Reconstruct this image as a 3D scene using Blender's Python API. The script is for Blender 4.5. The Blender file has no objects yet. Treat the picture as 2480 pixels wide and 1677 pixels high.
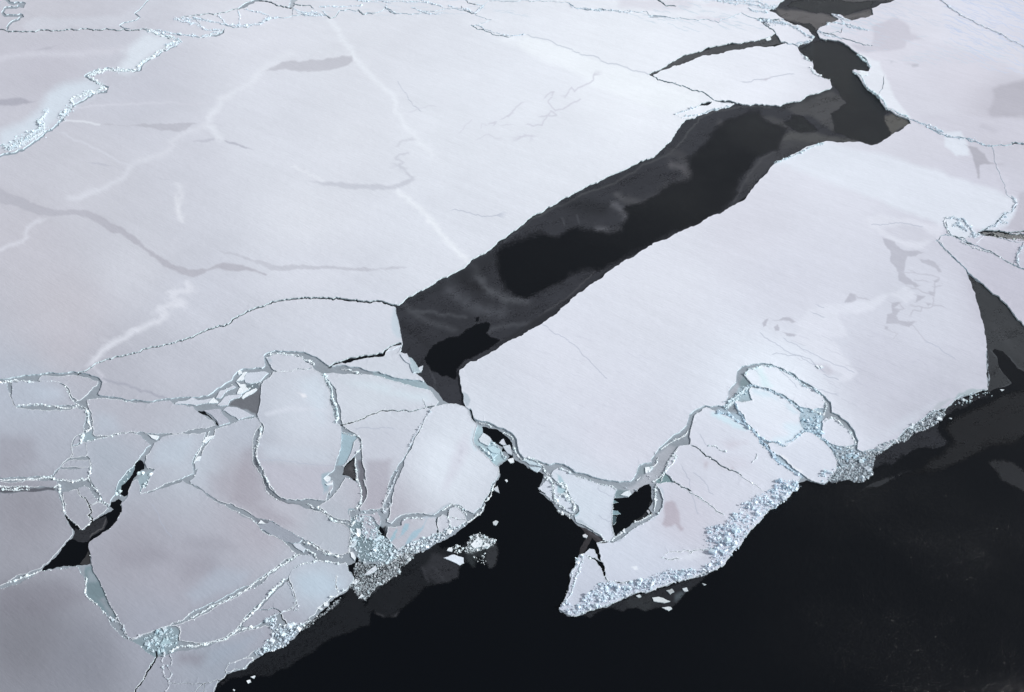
DEBUG = False
import bpy, math, random
import numpy as np
from mathutils import Vector
from mathutils.geometry import delaunay_2d_cdt
random.seed(7); RNG = np.random.default_rng(11)

# ------------------------------------------------------------------ camera, sky, sun, exposure
S = bpy.context.scene
CAM_H, PITCH, LENS = 300.0, math.radians(41.0), 35.0
cam = bpy.data.objects.new('camera', bpy.data.cameras.new('camera'))
S.collection.objects.link(cam); S.camera = cam
cam.location = (0, 0, CAM_H); cam.rotation_euler = (math.pi/2 - PITCH, 0, 0)
cam.data.lens = LENS; cam.data.sensor_width = 36; cam.data.clip_end = 20000; cam.data.clip_start = 1
W = bpy.data.worlds.new('World'); S.world = W; W.use_nodes = True
nt = W.node_tree; nt.nodes.clear()
SUN_EL, SUN_AZ = math.radians(36), math.radians(96)      # azimuth from +Y (north) towards +X
sky = nt.nodes.new('ShaderNodeTexSky'); sky.sky_type = 'NISHITA'; sky.sun_disc = False
sky.sun_elevation = SUN_EL; sky.sun_rotation = SUN_AZ; sky.dust_density = 1.5; sky.air_density = 1.0
hs = nt.nodes.new('ShaderNodeHueSaturation'); hs.inputs['Saturation'].default_value = 0.26
bg = nt.nodes.new('ShaderNodeBackground'); bg.inputs['Strength'].default_value = 0.10
wo = nt.nodes.new('ShaderNodeOutputWorld')
nt.links.new(sky.outputs[0], hs.inputs['Color']); nt.links.new(hs.outputs[0], bg.inputs[0]); nt.links.new(bg.outputs[0], wo.inputs[0])
sun = bpy.data.objects.new('sun', bpy.data.lights.new('sun', 'SUN')); S.collection.objects.link(sun)
sun.data.energy = 2.25; sun.data.angle = math.radians(5); sun.data.color = (1.0, 0.985, 0.965)
sdir = Vector((math.sin(SUN_AZ)*math.cos(SUN_EL), math.cos(SUN_AZ)*math.cos(SUN_EL), math.sin(SUN_EL)))
sun.rotation_euler = sdir.to_track_quat('Z', 'Y').to_euler(); sun.location = (200, 300, 400)
S.view_settings.view_transform = 'Standard'; S.view_settings.look = 'None'
S.view_settings.exposure = 0.50; S.view_settings.gamma = 1.0
KALB = 0.80           # albedo of snow that reads as (238) in the picture

# ------------------------------------------------------------------ survey: picture coordinates -> metres on the sea
FPX = LENS/36*2480
def world(p):
    p = np.atleast_2d(np.asarray(p, float))
    a = (p[:, 0]-1240)/FPX; b = (838.5-p[:, 1])/FPX
    dy = math.cos(PITCH)+b*math.sin(PITCH); dz = -math.sin(PITCH)+b*math.cos(PITCH)
    t = CAM_H/np.maximum(-dz, 0.02)
    return np.stack([a*t, dy*t], 1)
def pix(w):
    w = np.atleast_2d(w); x, y = w[:, 0], w[:, 1]
    f = y*math.cos(PITCH)+CAM_H*math.sin(PITCH); u = y*math.sin(PITCH)-CAM_H*math.cos(PITCH)
    return np.stack([1240+x/f*FPX, 838.5-u/f*FPX], 1)
def mpp(p):           # metres per picture unit (across) at a point
    p = np.atleast_2d(p); w = world(p)
    return (w[:, 1]*math.cos(PITCH)+CAM_H*math.sin(PITCH))/FPX
FR = dict(A=(0,0,.35619),B=(800,0,.35619),C=(1600,0,.37866),D=(0,850,.22262),E=(0,1150,.22262),F=(450,850,.22262),
 G=(450,1150,.22262),H=(900,850,.22262),I=(900,1150,.22262),J=(1350,1080,.17809),K=(1350,1280,.17809),L=(1600,850,.22262),
 M=(1980,850,.22262),N=(0,1400,.21515),O=(400,1400,.21515),P=(0,480,.43029),Q=(900,200,.35619),R=(900,500,.26714),
 S=(1780,480,.31166),T=(1800,0,.30276),U=(300,0,.21515),V=(750,0,.21515),W=(1500,0,.27969),X=(0,0,.21515),Z=(0,0,1.0671),Y=(0,0,1.0))
def pts(s):           # "D 10,20 30,40 E 5,6" -> survey points
    out = []; fr = None
    for t in s.split():
        if t in FR: fr = FR[t]; continue
        x, y = t.split(','); out.append((fr[0]+float(x)*fr[2], fr[1]+float(y)*fr[2]))
    return np.array(out)
def rough(p, closed=True, amp=.07, step=5.0, seed=0, cap=3.0):
    r = random.Random(seed*7919+len(p)); P = [tuple(q) for q in p]
    if closed: P.append(P[0])
    out = [P[0]]
    def rec(a, b, d):
        L = math.hypot(b[0]-a[0], b[1]-a[1])
        if L < step or d > 7: out.append(b); return
        o = max(-cap, min(cap, r.gauss(0, amp)*L))
        m = ((a[0]+b[0])/2-(b[1]-a[1])/L*o, (a[1]+b[1])/2+(b[0]-a[0])/L*o)
        rec(a, m, d+1); rec(m, b, d+1)
    for a, b in zip(P[:-1], P[1:]):
        out_of = (max(a[0], b[0]) < -60 or min(a[0], b[0]) > 2540 or max(a[1], b[1]) < -60 or min(a[1], b[1]) > 1740)
        if out_of: out.append(b)
        else: rec(a, b, 0)
    return np.array(out[:-1] if closed else out)
def strip(p, w, seed=0, amp=.06, step=5.0, taper=True, wob=.35):
    """polyline -> closed ribbon; w = width or (w0, w1), in survey units"""
    p = np.asarray(p, float); a_, z_ = p[0]-p[1], p[-1]-p[-2]
    p = np.concatenate([[p[0]+a_/np.hypot(*a_)*4], p[1:-1], [p[-1]+z_/np.hypot(*z_)*4]])
    q = rough(p, False, amp, step, seed); n = len(q)
    d = np.gradient(q, axis=0); d /= np.maximum(np.hypot(d[:, 0], d[:, 1]), 1e-6)[:, None]
    nn = np.stack([-d[:, 1], d[:, 0]], 1)
    if isinstance(w, (int, float)): w = (w, w)
    hw = np.interp(np.linspace(0, 1, n), np.linspace(0, 1, len(w)), w)/2
    r = np.random.default_rng(seed+5); a = r.uniform(1-wob, 1+wob, n); b = r.uniform(1-wob, 1+wob, n)
    if taper: e = np.clip(np.minimum(np.arange(n), np.arange(n)[::-1])/2+.3, .3, 1); hw = hw*e
    return np.concatenate([q+nn*(hw*a)[:, None], (q-nn*(hw*b)[:, None])[::-1]])
def inside(p, poly):
    x, y = p[:, 0], p[:, 1]; r = np.zeros(len(p), bool)
    mn, mx = poly.min(0), poly.max(0)
    c = np.where((x > mn[0]) & (x < mx[0]) & (y > mn[1]) & (y < mx[1]))[0]
    if not len(c): return r
    xx, yy = x[c], y[c]; k = np.zeros(len(c), bool)
    for i in range(len(poly)):
        x1, y1 = poly[i-1]; x2, y2 = poly[i]
        if y1 == y2: continue
        k ^= ((y1 > yy) != (y2 > yy)) & (xx < (x2-x1)*(yy-y1)/(y2-y1)+x1)
    r[c] = k; return r
def segdist(p, line, closed):
    d = np.full(len(p), 1e9); L = list(line)
    if closed: L.append(L[0])
    for a, b in zip(L[:-1], L[1:]):
        ab = np.array(b)-a; t = np.clip(((p-a)@ab)/max(ab@ab, 1e-9), 0, 1)
        d = np.minimum(d, np.hypot(*(p-a-t[:, None]*ab).T))
    return d
def s2l(c):
    c = np.asarray(c, float)/255; return np.where(c < .04045, c/12.92, ((c+.055)/1.055)**2.4)
SNOWREF = s2l((238, 240, 246)).mean()
def alb(c):           # picture colour -> albedo, eased towards the cool neutral of fresh snow
    a = s2l(c)/SNOWREF*KALB; g = a.mean(-1, keepdims=True)*np.array([.95, 1.0, 1.05]); return np.clip((a*.84+g*.16)*np.array([.978, 1.0, .995]), 0, .9)

# ------------------------------------------------------------------ materials
def mat(name): 
    m = bpy.data.materials.new(name); m.use_nodes = True
    return m, m.node_tree, m.node_tree.nodes['Principled BSDF']
def N(t, k, **kw):
    n = t.nodes.new('ShaderNode'+k)
    for a, v in kw.items():
        if a in n.inputs: n.inputs[a].default_value = v
        else: setattr(n, a, v)
    return n
def noise(t, vec, scale, detail=4, rough_=.55, rot=0, sc=(1, 1, 1)):
    mr = N(t, 'Mapping'); mr.inputs['Rotation'].default_value = (0, 0, rot); t.links.new(vec, mr.inputs['Vector'])
    mp = N(t, 'Mapping'); mp.inputs['Scale'].default_value = sc; t.links.new(mr.outputs[0], mp.inputs['Vector'])
    n = N(t, 'TexNoise', Scale=scale, Detail=detail, Roughness=rough_); t.links.new(mp.outputs[0], n.inputs['Vector']); return n.outputs['Fac']
def mrange(t, v, a, b, c, d):
    m = N(t, 'MapRange'); t.links.new(v, m.inputs[0])
    for i, q in enumerate((a, b, c, d)): m.inputs[i+1].default_value = q
    return m.outputs[0]
def mul(t, a, b, op='MULTIPLY'):
    m = N(t, 'Math', operation=op)
    for i, v in enumerate((a, b)):
        if isinstance(v, (int, float)): m.inputs[i].default_value = v
        else: t.links.new(v, m.inputs[i])
    return m.outputs[0]
def toned(name, rough_v, streak, blotch, fine, bump, spec=.3, bscale=1.2, bdist=.15, sp=None):
    m, t, b = mat(name)
    at = N(t, 'Attribute', attribute_name='tone'); g = N(t, 'NewGeometry'); pos = g.outputs['Position']
    # wind-packed streaks, drift blotches, fine grain
    f = mul(t, mrange(t, noise(t, pos, .14, 5, .6, math.radians(37), (.12, 1.5, 1)), .3, .7, 1-streak, 1+streak*.6),
            mrange(t, noise(t, pos, .022, 5, .6), .3, .7, 1-blotch, 1+blotch*.6))
    f = mul(t, f, mrange(t, noise(t, pos, .9, 6, .75, math.radians(37), (.45, 1.2, 1)), .25, .75, 1-fine, 1+fine*.7))
    vm = N(t, 'VectorMath', operation='SCALE'); t.links.new(at.outputs['Color'], vm.inputs[0]); t.links.new(f, vm.inputs['Scale'])
    t.links.new(vm.outputs[0], b.inputs['Base Color'])
    b.inputs['Roughness'].default_value = rough_v; b.inputs['Specular IOR Level'].default_value = spec
    h = mul(t, mul(t, noise(t, pos, bscale, 5, .6, math.radians(37), (.3, 1.3, 1)), noise(t, pos, .2, 3), 'ADD'), 1.0)
    bp = N(t, 'Bump', Strength=bump, Distance=bdist); t.links.new(h, bp.inputs['Height']); t.links.new(bp.outputs[0], b.inputs['Normal'])
    return m
M_SNOW = toned('wind_packed_snow', .85, .028, .04, .05, .7, bscale=.8, bdist=.16)
M_YOUNG = toned('refrozen_grey_ice', .5, .10, .16, .12, .6, .35, .9, .12)
M_THIN = toned('thin_dark_ice', .5, .10, .20, .16, .25, .18, .5, .05)
t = M_THIN.node_tree; b = t.nodes['Principled BSDF']; at = N(t, 'Attribute', attribute_name='tone'); pos = N(t, 'NewGeometry').outputs['Position']
wisp = mul(t, noise(t, pos, .09, 6, .65, math.radians(-35), (.5, 1.4, 1)), noise(t, pos, .9, 5, .7), 'ADD')
cov = mul(t, at.outputs['Alpha'], mrange(t, wisp, .72, 1.28, -.52, .30), 'ADD')
edge = mrange(t, cov, .18, .82, 0, 1)
t.links.new(mul(t, edge, mrange(t, at.outputs['Alpha'], .02, .12, 0, 1)), b.inputs['Alpha'])
m, t, b = mat('broken_ice_face'); M_SIDE = m
b.inputs['Base Color'].default_value = (.62, .74, .80, 1); b.inputs['Roughness'].default_value = .6
m, t, b = mat('ice_rubble'); M_RUB = m
at = N(t, 'Attribute', attribute_name='tone'); g = N(t, 'NewGeometry')
f = mrange(t, noise(t, g.outputs['Position'], 2.0, 4, .6), .25, .75, .86, 1.08)
vm = N(t, 'VectorMath', operation='SCALE'); t.links.new(at.outputs['Color'], vm.inputs[0]); t.links.new(f, vm.inputs['Scale'])
t.links.new(vm.outputs[0], b.inputs['Base Color']); b.inputs['Roughness'].default_value = .65
bp = N(t, 'Bump', Strength=.5, Distance=.1); t.links.new(noise(t, g.outputs['Position'], 5, 3), bp.inputs['Height']); t.links.new(bp.outputs[0], b.inputs['Normal'])
m, t, b = mat('sea_water'); M_WATER = m
b.inputs['Base Color'].default_value = (.0015, .0024, .004, 1); b.inputs['Roughness'].default_value = .09; b.inputs['IOR'].default_value = 1.33; b.inputs['Specular IOR Level'].default_value = .30
pos = N(t, 'NewGeometry').outputs['Position']
mask = mrange(t, noise(t, pos, .012, 3), .35, .75, .25, 1)
sx = N(t, 'SeparateXYZ'); t.links.new(pos, sx.inputs[0]); mask = mul(t, mask, mrange(t, sx.outputs['X'], 0, 170, .5, 1.6))
hh = mul(t, mul(t, noise(t, pos, .8, 3, .6, math.radians(-30), (.45, 1.5, 1)), noise(t, pos, 2.6, 3, .6, math.radians(-22), (.5, 1.3, 1)), 'ADD'), mask)
bp = N(t, 'Bump', Strength=.6, Distance=.32); t.links.new(hh, bp.inputs['Height']); t.links.new(bp.outputs[0], b.inputs['Normal'])

# ------------------------------------------------------------------ objects
COL = S.collection
def tag(o, label=None, cat=None, group=None, kind=None):
    for k, v in (('label', label), ('category', cat), ('group', group), ('kind', kind)):
        if v: o[k] = v
    return o
def mesh_obj(name, V, F, mats, tone=None, parent=None, fmat=None, smooth=False, origin=True):
    V = np.asarray(V, float); c = np.zeros(3)
    if parent is not None: c = np.array(parent.location)
    elif origin: c = np.array([(V[:, 0].min()+V[:, 0].max())/2, (V[:, 1].min()+V[:, 1].max())/2, 0])
    me = bpy.data.meshes.new(name)
    F = np.asarray(F); k = F.shape[1]
    me.vertices.add(len(V)); me.vertices.foreach_set('co', (V-c).astype(np.float32).ravel())
    me.loops.add(F.size); me.loops.foreach_set('vertex_index', F.astype(np.int32).ravel())
    me.polygons.add(len(F)); me.polygons.foreach_set('loop_start', np.arange(0, F.size, k, dtype=np.int32))
    me.polygons.foreach_set('loop_total', np.full(len(F), k, np.int32))
    for m_ in mats: me.materials.append(m_)
    if fmat is not None: me.polygons.foreach_set('material_index', np.asarray(fmat, np.int32))
    me.polygons.foreach_set('use_smooth', np.full(len(F), smooth))
    if tone is not None:
        a = me.attributes.new('tone', 'FLOAT_COLOR', 'POINT')
        a.data.foreach_set('color', (tone if tone.shape[1] == 4 else np.concatenate([tone, np.ones((len(V), 1))], 1)).astype(np.float32).ravel())
    me.update(); me.validate()
    o = bpy.data.objects.new(name, me); COL.objects.link(o)
    if parent is not None: o.parent = parent
    else: o.location = c
    return o
CUBE = np.array([(x, y, z) for z in (-1, 1) for y in (-1, 1) for x in (-1, 1)], float)
QF = np.array([(0, 2, 3, 1), (4, 5, 7, 6), (0, 1, 5, 4), (2, 6, 7, 3), (0, 4, 6, 2), (1, 3, 7, 5)])
def blocks(xy, size, z0, tint=(226, 238, 246), flat=(.25, .8), tilt=.5, rng=RNG, dark=.0):
    """angular ice blocks: xy (n,2) metres, size (n) metres"""
    n = len(xy)
    dims = np.stack([size*rng.uniform(.6, 1.25, n), size*rng.uniform(.45, 1.0, n), size*rng.uniform(*flat, n)], 1)/2
    v = CUBE[None]*(1+rng.uniform(-.38, .18, (n, 8, 3)))*dims[:, None]
    v[:, 4:, :2] *= rng.uniform(.5, 1.0, (n, 1, 1))
    az = rng.uniform(0, 6.283, n); tx = rng.normal(0, tilt, n); ty = rng.normal(0, tilt, n)
    cx, sx, cy, sy, cz, sz = np.cos(tx), np.sin(tx), np.cos(ty), np.sin(ty), np.cos(az), np.sin(az)
    x, y, z = v[..., 0], v[..., 1], v[..., 2]
    y, z = y*cx[:, None]-z*sx[:, None], y*sx[:, None]+z*cx[:, None]
    x, z = x*cy[:, None]+z*sy[:, None], -x*sy[:, None]+z*cy[:, None]
    x, y = x*cz[:, None]-y*sz[:, None], x*sz[:, None]+y*cz[:, None]
    z0 = np.broadcast_to(z0, n)
    V = np.stack([x+xy[:, :1], y+xy[:, 1:2], z+(z0+dims[:, 2]*rng.uniform(.1, .8, n))[:, None]], -1).reshape(-1, 3)
    F = (np.arange(n)[:, None, None]*8+QF[None]).reshape(-1, 4)
    t_ = alb(tint)*1.05*rng.uniform(1-dark-.06, 1.06, (n, 1)); t_[:, 0] *= rng.uniform(.9, 1.02, n)
    return V, F, np.repeat(np.clip(t_, 0, .95), 8, 0)
# ------------------------------------------------------------------ survey data
# open water: the ocean, the leads and the holes
WATER = {
'ocean': "O 530,1500 545,1287 585,1190 620,1160 665,1130 690,1085 740,1072 820,1045 905,1030 930,990 985,945 1050,900 1110,855 1190,825 1300,795 1350,765 1450,690 1490,640 1505,595 1560,545 1640,490 1720,420 1800,340 1840,320 1850,270 1920,225 2000,185 2060,140 2085,80 2130,15 G 1835,1130 1815,1090 1775,1050 1760,990 1840,960 1850,880 1900,940 1960,990 2100,980 I 220,960 280,880 400,850 480,848 580,822 640,792 700,748 770,720 850,680 950,610 1030,550 1060,510 1110,480 1190,430 1225,380 1240,330 1215,300 1270,255 1290,190 1320,130 1350,90 1400,0 H 1385,1260 1400,1240 1440,1210 1470,1190 1500,1150 1455,1100 1410,1100 1430,1050 1370,1020 1310,980 1215,900 1200,830 1310,850 1420,890 1500,960 1530,1010 1530,1090 1540,1170 1600,1210 1700,1280 1790,1320 1880,1350 1860,1400 1840,1450 1810,1510 1900,1560 I 1820,190 1880,230 1950,290 2010,370 2060,420 2130,450 2190,500 2246,560 J 281,1093 400,1130 520,1210 640,1290 700,1320 530,1330 K 530,210 555,260 570,340 590,450 640,520 650,600 660,680 690,735 800,735 870,750 1000,745 1100,715 1000,755 870,766 800,752 690,752 640,680 605,590 540,510 525,462 450,425 355,385 430,388 572,452 540,380 495,295 440,290 330,370 290,370 260,470 250,530 190,580 160,640 180,720 150,850 120,920 70,1030 20,1110 40,1145 100,1160 180,1200 260,1205 340,1180 420,1130 520,1100 640,1080 740,1030 850,990 950,940 1050,890 1100,880 1200,890 1300,850 1420,800 1550,755 1700,720 1850,680 1980,650 2100,590 2246,520 Z 1640,1286 1680,1240 1700,1210 1740,1165 1790,1130 L 1437,1530 1500,1440 1530,1430 1600,1410 1700,1440 1780,1460 1830,1410 1880,1340 1910,1300 M 215,1200 290,1130 430,1100 480,1150 540,1150 640,1110 720,1090 760,1060 860,1000 890,940 960,860 1040,820 1200,710 1300,660 1390,640 1460,590 1510,530 1620,490 1750,450 1840,432 1850,425 1860,240 1850,100 1840,0 S 1965,1490 1970,1350 1960,1200 1945,1080 1920,960 1890,850 1865,750 1830,660 1790,565 1850,620 1950,700 2060,790 2150,890 2246,1000 2600,1400 3200,2200 3200,4200 -3000,5200",
'lead': "R 220,910 222,960 240,1030 255,1100 262,1160 272,1200 280,1240 270,1290 255,1330 300,1345 350,1400 385,1430 410,1470 450,1510 H 470,250 500,270 545,300 580,340 640,390 700,440 750,500 780,545 830,570 960,590 1030,628 1000,560 1000,490 980,440 965,370 955,230 1000,200 1100,130 1250,60 1360,0 R 1133,1310 1300,1210 1440,1130 1560,1060 1640,1010 1700,960 1780,890 1860,810 1960,740 2040,690 2120,620 2180,580 2246,540 Q 1684,1247 1740,1210 1800,1180 1860,1140 1950,1090 2050,1045 2150,1000 2246,955 C 264,1427 350,1380 450,1330 530,1290 580,1220 640,1150 700,1080 730,1055 780,1030 860,990 960,940 1060,910 1200,915 1360,935 1450,890 1520,850 1600,800 1590,770 1480,720 1430,690 1400,640 1370,600 1320,570 1275,510 1250,480 1225,457 1240,450 1260,462 1330,462 1340,440 1320,390 1250,340 1180,290 1110,265 1020,250 1000,215 1010,190 1070,160 1140,130 1090,95 1150,100 1200,130 1290,120 1360,100 1350,60 1400,35 1490,10 1520,-10 1500,-60 1200,-90 850,-60 790,5 760,25 740,50 700,65 690,75 770,120 850,160 930,190 985,240 970,262 890,290 875,310 890,340 940,390 970,405 975,450 1020,490 1080,520 1095,560 1080,575 960,610 850,655 760,685 700,680 600,670 480,665 440,690 330,710 240,740 220,762 160,770 120,820 80,880 0,965 Q 1940,490 1880,525 1780,565 1680,615 1580,660 1480,700 1400,745 1290,800 1200,850 1130,895 1060,935 1000,990 930,1040 850,1100 760,1170 660,1235 560,1300 430,1370 310,1430 240,1470 165,1525",
'curved': "W 245,650 420,560 640,465 850,405 1080,370 1250,340 1280,330 1330,305 1350,295 1370,320 1400,370 1460,378 1400,395 1200,410 1000,440 800,480 600,545 430,605 290,660 350,705 330,705",
'pond': "W 1190,170 1300,178 1420,175 1360,190 1250,190 1290,230 1240,205",
'slit': "C 232,690 260,665 325,655 320,670 270,682",
'jhole': "J 770,715 880,710 960,700 1005,670 1050,620 1100,590 1250,520 1275,560 1280,650 1295,760 1240,850 1300,935 1200,980 1100,1020 1020,1050 960,1110 890,1150 780,1240 760,1180 750,1130 745,1000 750,880 755,800",
'star': "E 455,1050 480,1000 560,930 640,860 670,800 720,740 790,690 810,640 800,600 760,550 720,480 700,440 720,450 800,530 850,560 885,605 920,600 990,530 1060,480 1150,430 1210,400 1235,380 1190,350 1210,300 1290,265 1330,290 1315,340 1330,410 1290,470 1230,560 1130,630 1010,710 970,740 960,790 985,860 990,970 950,985 900,990 800,1000 700,995 600,1020 500,1045",
'teal': "D 1470,1230 1520,1180 1565,1230 1570,1290 1520,1320 1450,1400 1420,1490 1390,1572 1350,1590 1310,1560 1320,1470 1400,1400 1450,1320",
'arc': "F 130,655 210,660 270,720 330,770 355,800 340,820 320,770 240,710",
'crackwide': "F 1540,190 1600,150 1700,115 1850,80 2000,55 2140,35 2160,0 P 2165,858 2260,817 2262,832 2190,850 2165,892 F 2150,75 2000,90 1850,115 1700,140 1610,170 1560,195",
'grot': "F 1720,1280 1830,1160 1845,1230 1860,1390 1870,1430 1780,1370 1700,1350 1715,1310",
'nook': "G 2105,575 2120,560 2160,620 2150,670 2095,650",
'sluiceE': "S 1905,292 1960,283 2050,300 2140,325 2050,312 1960,300",
'sluiceE2': "S 1765,345 1800,350 1850,375 1800,368",
}
WCRACK = [   # narrow open cracks: polyline, width(s)
("P 440,998 500,970 600,915 740,885 830,855 950,830 1060,795 1180,745 1290,715 1310,690 1380,655 1510,605 1620,578 1700,570 1800,570 1950,578 2100,588 2180,598 2232,611", (2.2, 2.6, 3.2, 3.4, 4.4)),
("E 850,170 860,210 930,260 970,340 1000,410 965,445 1000,520", (1.8, 3, 6)), ("E 975,335 1030,320 1080,308", (2, 1.2)),
("F 1685,806 1800,790 1900,760 2000,710 2100,670 2246,655 H 290,668 450,665 590,625 650,612", (3, 2.4, 1.6)),
("L 335,1040 440,1105 560,1190 700,1280 870,1375", (2.4, 3, 2.2)), ("L 870,1375 1000,1460 1090,1530", (1.2, .8)),
("L 150,1430 200,1470 280,1505 330,1540 J 1700,570 1770,610 1860,680 1980,760 2100,840 2246,940", (3, 2, 1.6)),
("N 1760,850 1750,920 1700,1010 1640,1110 1580,1210 1520,1300", (2.5, 4.4, 3, 4)),
("O 60,1200 250,1190 430,1200 500,1190 600,1163", (1, 1.6)), ("O 440,1200 380,1245 320,1310", (1.6, 1.6)), ("O 440,1200 425,1300", (1.2, 1.6)),
("O 1085,370 1160,370 1220,345 1280,370 1310,420 1320,460 1365,525", (1.2, 2.2)), ("O 165,570 172,610 160,650 150,700", (1, 1.4)), ("O 1930,0 1925,60 1935,130 1945,170", (1, 1.6)),
("Y -2700,60 X 30,345 100,366 200,366 250,372 400,372 640,355 850,352 1000,338 1190,335 1230,345 1400,342 1600,338 1670,346", (2.0, 2.2, 2.4)),
("U 1075,168 1180,140 1300,108", (1.5, 2.4)), ("U 620,215 780,185 940,165 1070,166", (1.2, 1.6, 2)), ("U 1920,68 2010,74 2100,75 2130,105", (2.2, 1.4)),
("U 1540,18 1640,35 1720,75 1800,92 1880,95", (2.2, 2.2, 3)), ("C 0,520 100,545 200,585 290,610 335,645", (1.2, 2)), ("C 350,650 410,655 475,666", (2, 2)),
("W 1235,205 1290,240 1345,292", (2, 2.4)), ("W 345,703 480,725", (1.8, 1)), ("H 1075,655 1095,700 1100,740 1120,770", (3, 1.6)),
("T 600,250 700,280 800,315 T 900,350 960,370 1020,373", (2, 1.5)), ("T 700,275 780,272 788,245", (1.2, 1.2)),
("V 1740,0 1780,45 1860,65", (1.6, 1.6)), ("V 1715,90 1740,125 1800,150 1870,165", (1.4, 2)), ("V 855,100 880,120 930,155 960,165", (2.4, 1.4)), ("V 545,135 600,175 700,175", (2, 1.2)), ("V 195,190 235,220 290,200 325,150", (2, 1.4)),
("W 300,0 400,60 480,62", (2.5, 2)), ("K 1480,360 1600,330 1680,335 1720,305 1810,325", (1.2, 1.4)), ("K 1810,345 1850,315 1950,305 2110,290", (1.4, 1.6)), ("K 1410,415 1480,432 1560,438 1640,435", (1.4, 2)),
("V 1825,305 1890,345 1960,350 2040,380 2160,415 2250,425", (1.8, 1.4)), ("I 850,485 930,495 1020,515", (1.4, 1.8)), ("I 715,480 708,560 725,600 715,650", (1.4, 1.6)),
("S 1640,200 1650,250 1680,300 1780,325", (1.6, 2)), ("S 2120,1010 2246,1010", (1, 1)), ("H 570,550 595,625", (1, 1)),
("Y 4400,480 S 2240,265 2180,275 2050,262 1940,262 1890,280", (1.5, 3)), ("T 2150,1155 2200,1162 2300,1165", (2.5, 2.5)),
]
# narrow grey channels of refrozen ice between the floes: polyline, widths
CHAN = [
("A 1000,208 1090,243 1180,268 1232,292 1185,325 1110,350 1000,425 962,465 942,491 850,492 742,474 650,490 580,525 650,562 738,600 725,632 620,662 545,703 472,765 430,825 320,900 200,1000 120,1040 0,1070 Y -2700,900", (3, 5, 6, 7, 6, 9, 9)),
("Y 540,-700 X 1720,-10 1640,45 1520,160 1580,205 1540,240 1400,268 1350,295 1380,320 1450,335", (4, 4, 2.5)),
("Y -200,-700 X 60,-10 110,40 160,60 250,45 280,45 260,90 130,95 60,105 30,150 60,188 180,188 255,180 260,195 200,240 120,275 85,345", (5, 7, 8, 7, 6)),
("U 1300,105 1400,55 1475,20 1545,24", (5, 9, 8, 3)), ("Y 800,-700 U 1940,-10 1895,20 1900,55 1880,95", (9, 9, 12)), ("U 1130,350 1120,375 1060,405 980,425", (3, 7, 3)),
("J 1320,120 1280,260 1120,280 1080,380 1050,450", (2, 3, 2)), ("C 1430,500 1420,560 1400,600", (1, 2, 1)), 
("S 1640,290 1700,312 1780,333 1850,372 1950,412 2050,460 2180,535 2260,572 Y 4400,1400", (2, 4, 3, 2.2)), ("S 1570,340 1620,400 1680,460 1795,568", (2, 4, 2)), ("S 1900,285 1960,275 2050,285 2180,310 2260,312", (6, 10, 14, 14)),
("S 2150,0 2190,50 2150,110 2080,140 2000,230 1900,275", (2, 3, 3)), ("T 1330,968 1450,1010 1590,1085 1780,1115 1900,1165 2000,1178 2300,1165 Y 4400,500", (2, 3, 3)),
("O 170,715 280,735 380,745", (4, 3, 2)), ("U 1885,95 1900,140 1900,192", (1.2, 1.2)), ("X 85,345 95,368", (2, 2)), ("S 1560,340 1600,300 1650,290", (2, 2)), ("S 1780,548 1800,575", (3, 3)), ("T 1980,1180 2060,1440 2100,1540 2150,1600", (1, 1)),
("U 230,335 370,350 520,385 700,410 860,440 960,412 1080,372 1130,352 1090,343 930,345 860,290 780,215", (1.6, 1.4)), ("U 790,212 960,255 1100,290 1200,308 1350,318 1500,297 1600,248 1740,208 1900,190 2091,190 V 190,190 240,220 290,200 340,130 545,135 610,178 760,155 860,105 960,165 1060,165 1530,112 1600,110 1700,130 1860,165 1885,150 1960,85 2000,30 2100,20 B 1240,20 1600,20 1640,45 1780,75 2050,85 2150,85 2190,122 2290,122 W 250,155 350,155 580,175 860,205 950,165 1060,120 1195,170", (1.8, 1.2, 1.2, 1.2)),
("V 1870,165 2050,235 1960,270 1830,300", (1.0, 1.2)), ("W 1415,178 1525,218", (2, 2)), ("C 1150,-60 Y 2250,-720", (3, 3)), ("C 790,276 850,290 885,312", (3, 3)), ("B 1620,30 1660,60 1780,75 1950,80", (1.5, 1)),
]
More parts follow.
